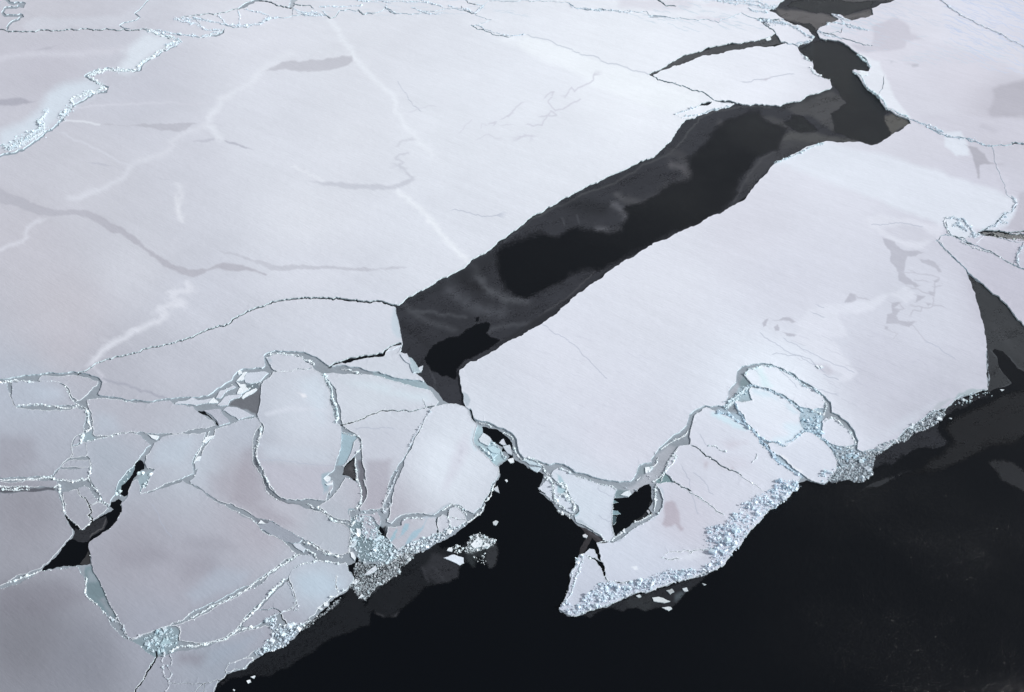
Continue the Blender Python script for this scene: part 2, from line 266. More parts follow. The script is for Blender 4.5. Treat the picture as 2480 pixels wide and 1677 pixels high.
# level pack ice north and east of the broken edge (split by the cracks and channels above)
NORTH = "Y -2500,-640 Y 4200,-640 Y 4200,1100 Y 3000,1150 S 2246,1030 2150,890 2060,790 1950,700 1850,620 1790,565 1830,660 1865,750 1890,850 1920,960 1945,1080 1960,1200 1970,1350 1965,1490 M 1840,0 1850,425 1840,435 1750,450 1620,490 1500,530 1450,590 1390,640 1300,660 1200,710 1040,820 960,860 890,940 860,1000 760,1060 720,1090 620,1085 540,1090 480,1108 430,1080 433,1020 L 2150,990 2110,890 2040,790 1940,710 1860,680 1850,570 1780,500 1700,440 1560,350 1450,260 1300,190 1200,155 1100,145 1000,155 880,180 830,230 820,350 740,440 710,560 700,620 600,610 480,605 380,650 310,700 280,820 200,900 80,980 21,1033 J 1380,40 1320,130 1290,240 1200,250 1130,280 1080,350 1060,430 1000,490 900,492 780,490 650,475 550,455 400,400 240,370 180,320 100,270 0,250 H 2246,1320 2100,1250 2000,1230 1930,1250 1800,1200 1650,1170 1590,1050 1580,970 1520,900 1400,850 1280,790 1170,770 1125,755 1100,700 1070,650 1030,627 700,100 560,345 530,330 400,320 200,280 80,235 0,235 F 1960,220 1850,185 1700,163 1570,180 1500,130 1400,70 1300,25 1200,15 1050,10 900,25 850,60 855,110 860,180 830,200 700,205 620,205 560,240 500,330 400,390 300,460 225,500 D 2100,515 1950,515 1850,530 1700,545 1560,555 1430,545 1330,525 1210,510 1100,498 1070,480 1095,440 1120,350 1085,305 980,265 860,250 700,250 480,256 300,276 150,298 0,318 Y -2500,1050"
# floes of the broken edge: label, outline, freeboard (m)
FLOES = [
("small rectangular bluish floe, darker slush round three sides, at the left edge of the ice", "D 130,350 380,345 640,350 700,390 730,430 755,500 800,560 820,600 700,602 560,600 400,602 280,608 180,615 150,560 135,450", .4),
("white wedge-shaped floe with a thin broken rim, right of the small rectangular floe", "D 420,330 460,280 560,285 640,290 740,275 800,268 860,280 960,300 1070,340 1050,390 1000,430 940,490 870,545 850,550 790,515 770,480 760,430 710,380 640,345 520,340", .38),
("large lilac-grey floe below the small rectangular floe, running off the left frame", "D -40,355 0,355 80,355 85,420 110,500 150,590 200,630 350,650 550,660 700,655 830,625 930,640 935,720 920,800 905,900 860,920 800,970 780,1050 775,1150 710,1210 650,1280 580,1360 400,1365 200,1375 0,1385 -1600,1385 -1600,355", .32),
("tiny tilted floe fragment, upper one in the rubble column east of the large lilac-grey floe", "D 810,985 850,935 905,930 912,980 850,1020 792,1038", .35),
("small notched floe, lower one in the rubble column east of the large lilac-grey floe", "D 790,1050 860,1037 900,1000 940,1010 945,1060 955,1130 930,1158 850,1165 780,1175 805,1130 780,1110", .35),
("low dome-shaped small floe just under the rubble column in the left part", "D 700,1235 760,1200 850,1198 920,1200 980,1190 985,1262 850,1277 665,1273", .33),
("small kite-shaped floe with crumbled white borders beneath the dome-shaped one", "D 650,1290 970,1275 1000,1262 990,1330 960,1390 900,1408 800,1425 700,1410 580,1395 620,1340", .33),
("long thin strip of grey ice between two rubble lines at the left frame", "D -1600,1430 0,1430 200,1430 450,1422 620,1425 625,1490 400,1488 200,1478 0,1480 -1600,1480", .25),
("dull grey floe at the left frame, west of the black star-shaped pool", "E -1600,205 0,205 300,190 600,180 640,200 660,280 700,400 710,460 740,540 790,600 790,660 720,730 640,830 560,920 460,1010 440,1025 300,1080 150,1130 60,1190 0,1215 -1600,1500", .3),
("triangular grey floe above the black star-shaped pool, cut by a forked crack", "E 690,200 800,170 920,130 970,150 1010,220 1080,300 1160,345 1170,370 1060,470 1000,510 960,560 900,600 880,600 800,520 720,440 715,330 690,250", .28),
("tall tapering pale floe west of the teal slush channel, pointing down to the black pool", "D 950,1000 1060,970 1200,940 1320,910 1440,900 1540,940 1590,990 1640,1030 1560,1120 1500,1200 1440,1280 1370,1340 1300,1420 1270,1500 1260,1572 E 1255,140 1265,220 1200,300 1190,340 1120,290 1080,210 1030,130 990,60 970,20 D 1000,1330 1005,1250 985,1190 950,1150 950,1080 935,1020", .36),
("long east-west lilac floe right of the left rubble column, its northern side straight", "D 950,540 1330,540 1360,565 1460,575 1540,570 1600,580 1720,565 1850,550 1900,590 2100,610 2130,650 2180,690 F 210,720 290,770 325,825 200,850 0,885 D 2020,890 1800,905 1600,905 1450,890 1330,895 1150,930 1040,935 1015,910 1010,800 1000,680 960,610", .34),
("four-sided pale blue floe between the teal slush channel and the dusky banded floe", "D 1680,1010 1780,940 2000,910 2240,895 2210,980 2180,1070 2120,1150 2090,1230 2110,1340 2040,1370 1960,1400 1850,1440 1720,1500 1640,1530 1560,1560 1530,1572 1545,1510 1600,1490 1620,1420 1650,1350 1690,1300 1600,1280 1580,1220 1600,1150 1660,1060", .4),
("large dusky floe with a brownish band, curving under the tall bright central floe", "F 320,860 420,830 560,775 700,745 760,730 800,760 820,800 760,880 735,950 730,1080 725,1200 760,1270 820,1350 850,1450 900,1572 G 870,170 930,240 1020,290 1130,325 1230,335 1320,380 1400,400 1500,430 1600,520 1720,550 1790,600 1790,680 1780,780 1770,850 1700,880 1600,870 1500,830 1400,760 1300,720 1250,690 1150,630 1000,550 900,500 760,470 680,410 580,370 500,320 380,300 280,240 200,180 130,130 60,100 45,70 100,20 130,-60 F 100,1300 95,1220 170,1150 210,1050 310,940", .3),
("biggest floe of the lower left, mottled lilac, right of the black star-shaped pool", "E 1320,330 1390,250 1400,170 1440,80 1500,60 1530,130 1535,225 1650,200 1760,160 1880,120 1990,70 2080,120 2170,170 2246,240 G 330,300 430,340 500,390 600,430 720,490 790,560 830,620 950,670 1050,720 1130,790 1200,860 1120,920 1000,1000 900,1070 800,1130 650,1220 520,1290 380,1360 200,1440 60,1510 0,1560 N 2091,452 2050,490 1950,510 1850,560 1700,620 1560,670 1480,690 1440,660 1410,600 1390,540 1330,470 1280,370 1220,260 1190,180 1140,80 1100,0 E 1020,1060 1000,970 985,860 965,790 980,740 1080,670 1200,600 1280,510 1330,410", .38),
("wide shadowy grey floe filling the bottom left corner", "E -1600,1500 0,1250 100,1230 250,1170 440,1060 600,1030 850,1015 870,1060 920,1130 920,1300 980,1380 1080,1440 1140,1530 N 1180,400 1250,540 1330,620 1400,690 1480,720 1560,760 1640,840 1740,900 1850,900 1930,860 2100,830 2324,790 O 520,765 640,725 720,690 800,640 900,600 1050,570 1130,540 1180,560 1200,620 1215,680 1150,740 1080,800 1000,830 940,890 850,930 780,960 700,1010 670,1060 690,1090 665,1130 590,1165 545,1290 520,1700 Z -1600,2300", .3),
("slim sliver of ice with a pointed left end, on the bottom left water's edge", "O 700,1010 780,955 860,925 960,905 1000,925 930,985 900,1025 820,1042 740,1068 690,1075 680,1050", .45),
("long lens-shaped floe between two parallel rubble ridges in the lower left", "G 1240,880 1330,880 1400,920 1420,940 1300,980 1200,1010 1140,1080 1110,1130 980,1230 900,1330 820,1400 700,1500 640,1560 O 860,520 800,590 720,640 640,690 540,730 450,750 370,745 160,710 160,640 175,590 130,550 60,545 130,537 250,497 400,427 560,342 700,267 850,192 960,127 1130,32 G 1000,1042 1100,982 1180,930", .33),
("triangular lilac floe between the rubble ridges and the pale blue coastal floe", "O 1350,62 1390,42 1425,120 1450,200 1465,300 1380,362 1290,402 1200,440 1120,480 1060,530 900,560 870,550 960,452 1080,342 1200,212 1290,122", .3),
("pale blue floe on the water's edge, north of the pushed-up rubble heap", "G 1130,1110 1150,1050 1220,1010 1230,990 1300,970 1430,945 1560,960 1680,980 1740,960 1760,1010 1770,1060 1830,1120 1790,1200 1740,1260 1640,1330 1560,1370 1500,1410 1440,1460 1400,1530 1340,1572 O 1640,490 1560,520 1500,540 1370,520 1280,530 1250,460 1300,402 1400,372 1490,305 1475,240 1440,120 1400,30", .38),
("tall bright floe in the middle of the broken zone, shaped like a shield", "F 1000,240 1200,215 1390,200 1470,250 1500,290 1530,380 1570,450 1570,560 1600,640 1620,740 1690,830 1695,900 1690,1000 1670,1130 1630,1240 1610,1310 1560,1340 1500,1400 1540,1440 1600,1420 1600,1500 1570,1572 G 1570,180 1525,290 1400,280 1250,285 1100,280 1040,260 970,200 920,160 890,90 850,20 F 850,1300 790,1230 770,1170 780,1070 800,980 850,880 840,800 790,740 780,700 800,620 815,500 825,380 850,340 920,300 950,240", .5),
("small bright cap floe sitting on top of the shield-shaped floe", "F 880,90 940,60 1060,40 1170,60 1270,90 1300,130 1380,170 1390,195 1200,210 1000,235 950,210 910,150", .5),
("lilac floe with a dusky lower end, below the thin sinuous crack", "F 1480,260 1640,255 1780,262 1940,262 2100,285 2240,330 H 350,370 500,410 640,440 680,500 730,560 700,600 600,622 640,650 600,730 540,830 470,940 420,1040 340,1190 270,1300 200,1420 170,1572 I 140,300 110,380 G 2130,370 2000,385 1900,400 1890,370 1940,310 1975,220 1960,130 1930,60 F 1960,1420 1920,1200 1920,1060 1900,960 1850,910 1760,860 1710,820 1690,750 1690,660 1650,560 1640,430 1560,330 1500,290", .42),
("bright white slanting floe touching black water, below the dark lead's tip", "H 640,650 700,610 800,590 870,585 960,610 1030,630 1060,660 1080,740 1110,780 1150,830 1120,920 1110,990 1150,1070 1230,1130 1300,1200 1390,1290 1370,1380 1310,1450 1280,1572 I 1290,200 1240,260 1210,310 1190,360 1110,430 1050,400 980,350 860,330 780,370 700,430 600,440 450,430 320,450 260,490 210,540 170,520 210,350 250,130 310,0 H 330,1300 400,1130 460,1000 560,810 600,730", .48),
("blue-veined slab with a rounded left end, south of the bright slanting floe", "I 180,580 260,585 330,560 330,520 370,490 500,475 700,470 712,560 722,640 620,690 500,725 370,775 290,835 240,775 200,740 160,680", .5),
("cracked white slab, middle one of the three below the bright slanting floe", "I 725,480 780,445 835,475 848,560 800,620 735,640 715,560", .5),
("five-sided white slab, rightmost of the three beside the water below the bright slanting floe", "I 840,445 850,380 920,358 980,410 1020,470 1030,520 960,570 870,600 852,530", .5),
("oval bluish slab inside the blue rubble patch, left of the blue-veined slab", "G 1940,470 2000,470 2050,560 2090,610 2080,680 2020,720 1960,690 1910,640 1920,570", .4),
("angular hook-shaped slab above the oval bluish slab in the rubble patch", "G 1890,440 1960,435 2090,415 2110,460 2110,560 2070,520 2010,455 1940,455 1880,520 1860,500", .36),
("crescent grey floe under the dark triangular gap, right of the shield-shaped floe", "F 1740,1385 1800,1405 G 1800,60 1880,110 1910,180 1900,290 1850,360 1840,400 1780,400 1790,460 1800,520 1700,500 1600,470 1540,430 1450,350 1550,290 1640,200 1700,100", .34),
("narrow pale boat-shaped floe in the blue slush beside the shield-shaped floe", "F 1830,1000 1870,960 1900,1010 1890,1080 1840,1140 1780,1220 1720,1270 1700,1260 1780,1160 1810,1080", .34),
("thin white triangular shard in the mouth of the wide crack, beside the dark lead", "P 2155,895 2167,872 2190,862 2262,835 2240,878 2200,890", .35),
("elongated white floe with long hairline cracks at the top of the right-hand cluster", "L 905,270 960,210 1050,190 1100,165 1200,175 1330,230 1450,300 1520,370 1620,410 1700,460 1760,510 1780,570 1770,640 1640,650 1520,620 1440,550 1340,490 1200,430 1060,395 990,370 940,310", .55),
("rounded white floe in the middle of the right-hand cluster, ringed by blue ridges", "L 805,560 900,570 1000,545 960,450 990,405 1100,430 1200,460 1340,520 1440,590 1520,680 1510,780 1560,870 1480,950 1360,1048 1200,1000 1130,970 1070,930 1000,850 930,790 900,700 830,640", .5),
("big cracked peninsula floe with a heaped blue rubble shore, brown stain in its middle", "L 370,710 460,640 500,625 620,670 720,720 850,790 950,850 1050,940 1070,1020 1150,1090 1200,1150 1270,1230 1400,1320 1520,1380 1490,1450 1440,1530 Z 1820,1110 1790,1130 1740,1170 1690,1235 1640,1286 K 2100,590 1850,680 1550,755 1300,850 1150,890 1000,900 800,1010 600,1090 400,1140 250,1205 180,1195 60,1130 20,1110 70,1020 120,920 160,830 190,700 170,640 200,570 260,530 290,380 330,360 430,290 500,300 530,210 J 530,1330 700,1325 780,1320 900,1250 1000,1170 1100,1100 1250,1030 1370,950 1430,850 1440,740 1400,620 1340,530 1600,520 1560,480 1450,370 1480,300 1530,200 1600,90 1650,20 L 200,1050 300,1035 320,1030 315,930 340,820", .5),
("pentagonal pale floe with a rubble corner by the water, south-east of the rounded floe", "L 1170,1020 1220,1010 1360,1055 1480,960 1560,900 1640,890 1720,960 1800,1030 1870,1130 1920,1190 1910,1290 1850,1370 1770,1450 1700,1440 1600,1400 1540,1350 1400,1240 1250,1130 1190,1080", .48),
("small oval floe, easternmost of the right-hand cluster", "L 1755,780 1800,740 1900,760 1960,800 2030,860 2080,940 2120,1030 2000,1060 1880,1030 1790,970 1750,960 1760,880", .45),
("white trapezoid floe between two black water gaps in the middle", "H 1945,1360 2025,1280 2246,1375 J 120,360 200,390 380,455 540,520 700,560 810,600 780,680 755,850 745,1000 755,1140 780,1245 740,1300 690,1320 640,1290 500,1180 400,1110 250,1040 230,960 300,900 290,840 230,770 I 2130,170 2050,100 1990,60", .45),
("teal wedge slab awash at the north-east corner of the black water inlet", "I 1810,150 1880,90 1950,30 1970,120 1975,300 1900,230 1850,190", .2),
("bluish slab heaped with rubble, on the trapezoid floe's west side", "I 1985,90 2060,100 2130,160 2100,230 2180,270 2215,330 2200,420 2120,400 2040,330 1985,260", .35),
("narrow white tongue of ice with cyan rims at the north-west shoulder of the dark lead", "C 85,738 160,715 240,700 320,670 350,655 470,668 440,688 330,708 240,738 220,760 160,768 120,755", .6),
("ridged white slab at the right frame, south of the brown slush lane", "S 1870,360 1930,300 2060,318 2240,352 2210,430 2170,500 2160,530 2050,470 1920,408", .4),
]
# labels for the pieces that cracks and channels cut off: label, a point on the piece
SEEDS = [
("vast level floe of pale snow left of the long dark lead", "Z 1000,400"),
("broad wedge of level ice between the hairline crack and the broken zone, upper left", "Z 550,790"),
("very large pale floe south-east of the dark lead with grey refrozen patches", "Z 1500,800"),
("huge level grey-lilac floe west of the snaking ridge, upper left", "Z 100,230"),
("far floe behind the long thin crack at the top left", "Z 200,40"),
("small corner of ice at the top left, beyond the squiggly channel", "Y -60,30"),
("far grey floe at the top edge between bent grey channel and tiny black notch", "Y 536,10"),
("row of far snowy ice along the top edge, ending at the topmost pool", "Y 1454,20"),
("snow-white floe enclosed between the curved lead and the dark lead", "Z 1650,180"),
("small white four-cornered floe in the narrows below the topmost pool", "Y 1906,78"),
("grey-lilac pack floe at the upper right, behind the dark lead", "Z 2150,150"),
("grey floe at the right frame, east of the narrow dark wedge of water", "Z 2280,680"),
("bit of a floe at the right frame between brown slush lane and ridged slab", "Y 3041,667"),
("bluish-white arched floe above the thin sinuous crack", "Y 928,953"),
("middle shard of the triangular cracked floe, between the crack's two branches", "Y 235,1238"),
("upper right shard of the triangular cracked floe above the star-shaped pool", "Y 214,1203"),
("lower half of the snapped five-sided slab beside the water", "Y 1106,1267"),
]
# ------------------------------------------------------------------ tone map of the snow: sampled colours; lower-left ones carry painted-in window-edge vignetting
TONES = """100,50,200,198,208 100,130,196,193,205 300,200,200,200,212 200,400,203,202,212 150,700,198,194,203 600,50,222,222,232 600,300,218,219,229 400,350,208,208,219 800,100,222,223,232 1000,300,226,228,237 1200,200,230,232,241 1400,130,236,238,246 1300,350,227,229,238 1700,170,235,236,246 1400,220,238,240,248 1600,235,238,240,248 1000,550,222,224,234 700,500,222,223,232 700,620,216,217,228 450,700,205,206,218 150,780,193,189,199 800,760,210,212,224 400,850,190,191,205 250,860,180,180,194 1300,800,220,221,233 1500,650,222,223,234 1700,500,216,215,227 2100,700,212,213,226 2000,850,203,203,217 2100,930,196,196,210 1400,1000,216,216,229 2000,100,219,216,228 2200,150,216,212,224 2260,250,196,192,204 2100,280,214,212,224 2200,450,208,206,220 2280,650,196,193,208 1900,400,222,222,234 2200,60,222,222,236 80,1000,170,174,190 60,1150,142,140,153 60,1450,118,118,130 200,1500,124,126,140 400,1300,165,163,178 300,1250,156,154,168 350,1430,158,161,178 300,950,180,180,194 450,1050,188,197,212 250,1030,168,177,193 560,1000,180,187,203 550,1080,166,160,173 680,950,208,214,228 650,1150,188,187,201 850,900,212,219,231 880,1000,200,203,218 860,1150,176,172,186 1000,1050,224,230,241 600,1200,174,169,183 750,1200,178,186,200 720,1330,188,202,219 500,1400,160,162,178 500,1500,148,157,174 70,900,178,187,204 650,1430,162,163,179 1650,1050,214,216,230 1800,950,228,231,243 1550,1180,205,203,217 1400,1250,210,215,230 1500,1300,206,211,227 1820,1040,214,218,232 1330,1150,209,218,231 1340,1330,198,203,219 1750,880,232,238,249 800,300,222,223,232 1800,650,216,216,229 300,600,206,206,216 50,550,197,194,204"""
TA = np.array([[float(q) for q in s_.split(',')] for s_ in TONES.split()]); TXY = TA[:, :2]*1.0671; TA[:, 2:] += np.where((TA[:, 1:2] > 830) & (TA[:, 0:1] < 1000), (205-TA[:, 2:])*.14, 0); TCOL = alb(TA[:, 2:])
def base_tone(p):
    out = np.zeros((len(p), 3)); ws = np.zeros(len(p))
    for q, c in zip(TXY, TCOL):
        w = 1/(((p-q)**2).sum(1)+50**2)**1.6; ws += w; out += w[:, None]*c
    return out/ws[:, None]
# surface patches: (kind, outline or line, colour, fade, width, strength)
TP = []
def patch(s_, c, fade=3, a=1.0, w=None, seed=0): TP.append((pts(s_), alb(c) if c is not None else None, fade, a, w, seed+len(TP)))
GREY = (196, 195, 206)
# refrozen grey lenses on the level floe
patch("A 1800,490 1850,460 1950,425 2060,422 2180,415 2250,400 B 0,402 80,385 150,380 155,420 120,450 60,470 0,485 A 2200,487 2080,492 1980,487 1900,480", (198,197,207), 2.5)
patch("A 680,852 900,858 1040,850 1200,845 1340,848 1290,870 1240,900 1160,893 1000,875 850,862", (190,189,200), 2)
patch("A 1520,960 1600,975 1660,1000 1710,1022 1640,1008 1560,985", (186,186,199), 2); patch("A 1310,970 1380,960 1460,945 1510,950 1440,962 1360,972", (196,196,208), 2)
patch("A 0,1285 0,1385 80,1400 160,1430 260,1470 350,1480 450,1470 560,1480 680,1535 760,1590 P 690,215 780,270 815,300 850,335 900,370 960,405 1010,430 1060,447 1110,447 1150,432 1180,412 1230,402 1290,415 1340,420 1400,415 1460,430 1495,443 1505,438 1440,410 1380,392 1310,375 1250,372 1220,380 1170,407 1110,410 1060,407 1000,390 940,355 880,325 815,280 790,245 730,205 680,165 600,125 520,85 430,72 340,72 250,55 150,15 100,-5", (186,184,195), 2.5)
patch("P 1235,300 1300,312 1380,335 1450,355 1530,380 1600,385 1800,390 1950,397 2080,403 2180,402 2290,396 2200,406 2110,413 1950,413 1700,410 1600,416 1530,415 1490,390 1400,355 1320,328 1250,312", (198,198,209), 2)
patch("B -140,1240 0,1243 100,1250 200,1262 370,1270 440,1262 530,1225 560,1220 575,1232 520,1265 450,1292 370,1297 200,1290 60,1278 -60,1262", (203,204,215), 3)
patch("B 560,1225 530,1190 500,1160 470,1130", (205,206,217), 2, 1, 7); patch("B 460,1130 490,1120 440,1080 530,1050", (208,209,220), 2, 1, 5); patch("B 460,1000 480,970 560,955", (210,211,221), 2.5, 1, 6)
patch("A 580,1105 700,1118 770,1138 700,1132", (192,192,204), 1.5); patch("A 1070,1215 1160,1232 1110,1228", (196,196,208), 1.5); patch("A 270,345 330,325 385,318 350,338 300,352", (184,182,194), 3)
patch("A -50,685 60,680 180,682 200,695 240,700 180,715 0,722", (176,174,187), 3)
patch("A 580,1010 760,1060 880,1110", None, 1)
TP.pop()
# pale pressed seams
SEAM = (230,232,240)
for s_, w_, c_, f_ in [("A 1980,370 1880,420 1760,500 1690,580 1600,620 1500,680 1490,740 1430,800 1410,850 1470,920 1500,950", 15, (226,227,236), 7),
 ("A 1400,860 1230,930 1160,970 1180,1000 1040,1080 900,1130 820,1230 700,1290 560,1340 480,1350", 13, (216,216,226), 6), ("A 440,830 640,850 680,855", 3, SEAM, 3), ("A 430,910 560,970 700,1040 880,1130", 3, (214,214,225), 3),
 ("B 0,150 60,220 100,290 150,350 170,400 250,490 300,540 360,600 440,680 460,780 520,880 620,990 700,1060", 12, (233,235,243), 5), ("B 460,1310 560,1390 640,1460 720,1560 Q 380,920 460,1020 540,1110 600,1180 670,1235", 12, (236,238,245), 5),
 ("A 520,745 760,718 1000,708 1450,710", 3, (212,211,222), 3), ("P 1050,480 1070,520 960,535 1000,580 1040,600 890,630 940,660 900,700 830,725 740,760 700,800 600,850 560,890 510,940", 15, (222,222,232), 5),
 ("P 510,940 560,990 600,1040", 8, (205,204,216), 5), ("P 240,130 160,170 150,230 40,280 0,300", 9, (214,213,223), 5), ("A 1210,1260 1240,1330 1210,1420 1240,1510", 10, (222,222,231), 6), ("P 990,0 1000,80 1020,130", 9, (224,224,232), 6),
 ("A 0,410 200,385 400,375 600,365 900,345", 12, (208,206,217), 8), ("A 2000,1140 2100,1200 2200,1235", 6, (230,231,239), 3), ("D 1130,310 1300,370 1450,410 1600,450 1700,500 1830,540", 5, (165,166,181), 3), ("Q 0,1285 120,1275 230,1267", 3, (205,206,217), 2)]:
    patch(s_, c_, f_, .85, w_)
# brighter drift bands
patch("B 1330,245 1500,290 1750,390 2000,465 2160,515 W 350,720 Q 2246,70 Q 2246,170 2050,215 1900,180 1700,110 1500,40 B 1700,520 1500,440 1300,340 1150,280", (241,244,250), 8, .85)
patch("C 640,950 740,1050 900,1110 1200,1220 1600,1370 1900,1490 2100,1460 2250,1400 2280,1290 2150,1220 1900,1150 1500,1020 1250,970 1060,915", (226,230,241), 8, .8)
patch("A 990,215 1080,245 1200,290 1100,350 1000,410 940,480 860,520 800,500 860,400 880,320 840,350 960,260", (222,229,239), 12, .85)
patch("A 600,540 700,590 640,650 480,740 400,820 300,900 150,1010 0,1020 0,900 150,850 280,740 320,650 450,570", (214,224,236), 14, .85)
patch("X 400,200 1350,205 1600,30 1700,0 1900,0 1550,160 1600,200 1500,330 300,360 250,300", (210,211,222), 8, .7)
patch("B 880,130 1040,170 960,190 990,215 1200,255 1340,245 1240,330 1000,200", (236,238,246), 8, .6)
patch("V 1560,0 1860,60 1960,80 1880,160 1540,110 1400,40 1200,0", (232,231,240), 8, .6); patch("W 580,175 750,180 860,205 930,190 945,168 850,160 700,150", (222,218,230), 4, .8); patch("W 620,60 850,70 1000,100 1180,150 1100,120 900,70 1200,60 1300,100 1250,40 800,20", (228,224,234), 5, .8)
patch("W 0,65 200,85 400,100 600,90 650,30 550,0 300,0 0,-10", (220,217,228), 8, .8)
# upper right floe: darker ponds and pale rime
patch("T 1230,150 1320,210 1340,280 1430,320 1300,345 1290,390 1150,420 950,425 800,360 1000,380 1030,370 1040,260 1020,220 1120,190", (204,200,213), 4, .9)
patch("T 2300,640 2180,660 2080,690 1990,720 2000,800 1960,900 1990,960 2300,950", (184,180,192), 6, .95); patch("T 1340,520 1400,520 1400,540 1350,545", (196,194,206), 3); patch("T 1170,490 1210,500 1180,515", (200,200,212), 3)
patch("T 1380,940 1860,930 2300,960 2300,1130 1900,1140 1780,1100 1500,1000", (208,205,218), 6, .7)
patch("T 1900,1000 2050,1060 2000,1080 1880,1030", (194,191,204), 5, .8); patch("T 1600,1070 1740,1060 1790,1150 1800,1250 1700,1260 1610,1180", (226,231,242), 4, .8)
patch("T 1780,1170 1870,1190 1930,1240 1960,1300 2030,1325 1930,1320 1890,1330 1885,1440 1870,1430 1850,1330 1830,1250", (178,175,187), 2.5, .95)
patch("T 1250,30 1550,0 1640,60 1850,190 2246,400 2246,600 2100,520 1800,420 1500,340 1320,200", (224,222,233), 10, .5)
patch("C 1260,340 1400,400 1450,520 1500,640 1600,760 1560,760 1440,690 1390,620 1330,570 1280,490 1340,450", (232,235,244), 4, .8)
patch("S 2200,-40 2350,-40 2350,300 2100,240 2190,100", (190,186,199), 5, .8)
# the large south-east floe: grey refrozen patches
GP = (187,186,199)
for s_ in ["S 1145,315 1240,345 1280,400 1460,430 1400,460 1340,460 1320,510 1310,580 1330,620 1400,665 1440,690 1400,705 1330,680 1270,650 1250,550 1205,500 1210,450", "S 1430,480 1500,485 1560,520 1605,580 1580,585 1540,545 1450,510", "S 890,745 930,760 940,800 900,822 850,820 870,780", "S 330,960 370,935 420,935 470,970 440,980 390,960", "S 210,980 240,950 260,945 240,1000 220,1010", "S 300,1010 330,990 345,1020 340,1040 310,1040", "S 370,1050 430,1060 480,1070 460,1085 400,1080",
 "S 1215,820 1300,815 1230,860 1280,880 1250,920 1270,960 1390,965 1410,970 1350,1010 1200,985 1170,985 1180,910 1220,900", "S 1410,760 1480,770 1440,800 1400,820", "S 1500,735 1555,740 1545,770 1510,760", "S 1540,650 1590,630 1580,655 1550,665", "S 1480,820 1550,830 1500,850", "S 1330,705 1370,715 1340,740", "S 1160,1000 1190,1010 1180,1035 1160,1025"]:
    patch(s_, GP, 2, .9)
for s_, w_ in [("S 1500,605 1580,625 1575,650", 3), ("S 1330,690 1420,715 1500,750", 3), ("S 1390,850 1470,860 1560,840 1610,850", 3), ("S 1370,900 1380,880 1440,890 1450,860", 3), ("S 1540,700 1590,690", 3), ("S 1280,830 1310,870 1260,880", 3), ("S 1550,660 1545,760 1530,850", 3), ("S 1180,1020 1260,1060 1230,1100", 2), ("S 1380,1000 1430,1060 1470,1110", 2), ("S 930,760 1040,800", 3), ("S 1380,575 1450,600", 2), ("S 1410,650 1500,660", 2), ("S 1400,590 1300,580", 2)]:
    patch(s_, (194,193,206), 1.5, .9, w_)
patch("S 1030,160 1120,130 1300,165 1620,215 1600,330 1540,330 1450,400 1350,400 1250,350 1130,290 1040,240", (226,226,237), 5, .6); patch("S 1110,230 1280,215 1450,235 1560,310 1500,340 1300,340 1180,280", (207,206,219), 5, .8)
patch("S 570,870 700,825 900,820 1060,800 1250,740 1300,700 1350,700 1400,780 1330,830 1200,760 1060,880 950,910 800,900 870,1080 740,1090 830,1220 950,1370 900,1420 760,1440 830,1380 700,1280 460,1120 500,1020 480,990", (224,225,237), 5, .75)
patch("S 1620,150 1760,160 1860,260 1900,300 1780,330 1660,300", (226,233,243), 4, .7); patch("S 1900,240 2080,130 2180,100 2120,220 2000,260", (222,230,242), 5, .6)
patch("S 620,1290 700,1300 780,1370 720,1385 640,1340", (196,193,206), 6, .7)
for s_ in ["S 380,1100 480,1150 650,1240 780,1305 920,1360", "S 200,1060 350,1160 480,1230 600,1280 690,1360", "S 690,1380 760,1405 800,1420", "S 590,1470 680,1500 770,1530", "S 1060,215 1200,205 1330,208 1450,230", "L 1220,50 1500,60 1700,180", "S 1500,1130 1580,1165 1700,1250", "S 640,840 690,860", "S 610,905 690,935",
  "R 1550,1085 1640,1150 1760,1210 1900,1340 2010,1450 2130,1570", "F 780,1180 900,1190 1100,1215 1300,1235 1500,1250 1610,1260", "E 1650,335 1720,420 1780,560 1870,690", "J 1700,300 1750,400 1800,480 1830,700 1900,920", "J 1850,380 2000,500 2060,640 2110,670", "J 570,960 610,1000 700,1040", "J 560,600 620,640 700,690", "L 1020,215 1100,300 1150,400", "L 1310,230 1400,320 1470,400", "F 1850,855 2246,850", "Q 560,870 720,905 850,910", "L 430,920 490,1030", "Q 180,0 250,120 330,200", "T 0,665 60,665 170,640 250,620 400,600"]:
    patch(s_, (176,182,200), 1.2, .75, 1.6)
patch("T 140,650 200,632 220,620 180,655", (205,202,214), 2, .9)
for k, s_ in enumerate(["B 1280,950 1370,930", "B 1340,850 1380,865 1440,860 1450,830 1480,790 1540,790 1500,760 1480,790 1430,800", "B 1460,670 1520,630 1480,700 1530,760 1580,750 1640,710 1700,680", "B 1600,660 1640,600 1660,630 1720,590 1790,550 1790,520", "B 1170,815 1240,770 1210,800 1300,705", "B 1080,850 1130,835 1110,860", "B 1025,880 1030,850 1060,860", "B 1170,860 1220,855", "B 560,765 700,725", "B 1000,955 1080,920 1130,950", "B 880,910 960,820"]):
    patch(s_, (208,207,220), 1.5, .8 if k < 6 else .5, 6 if k == 0 else (4 if k < 7 else 2.5), 50)
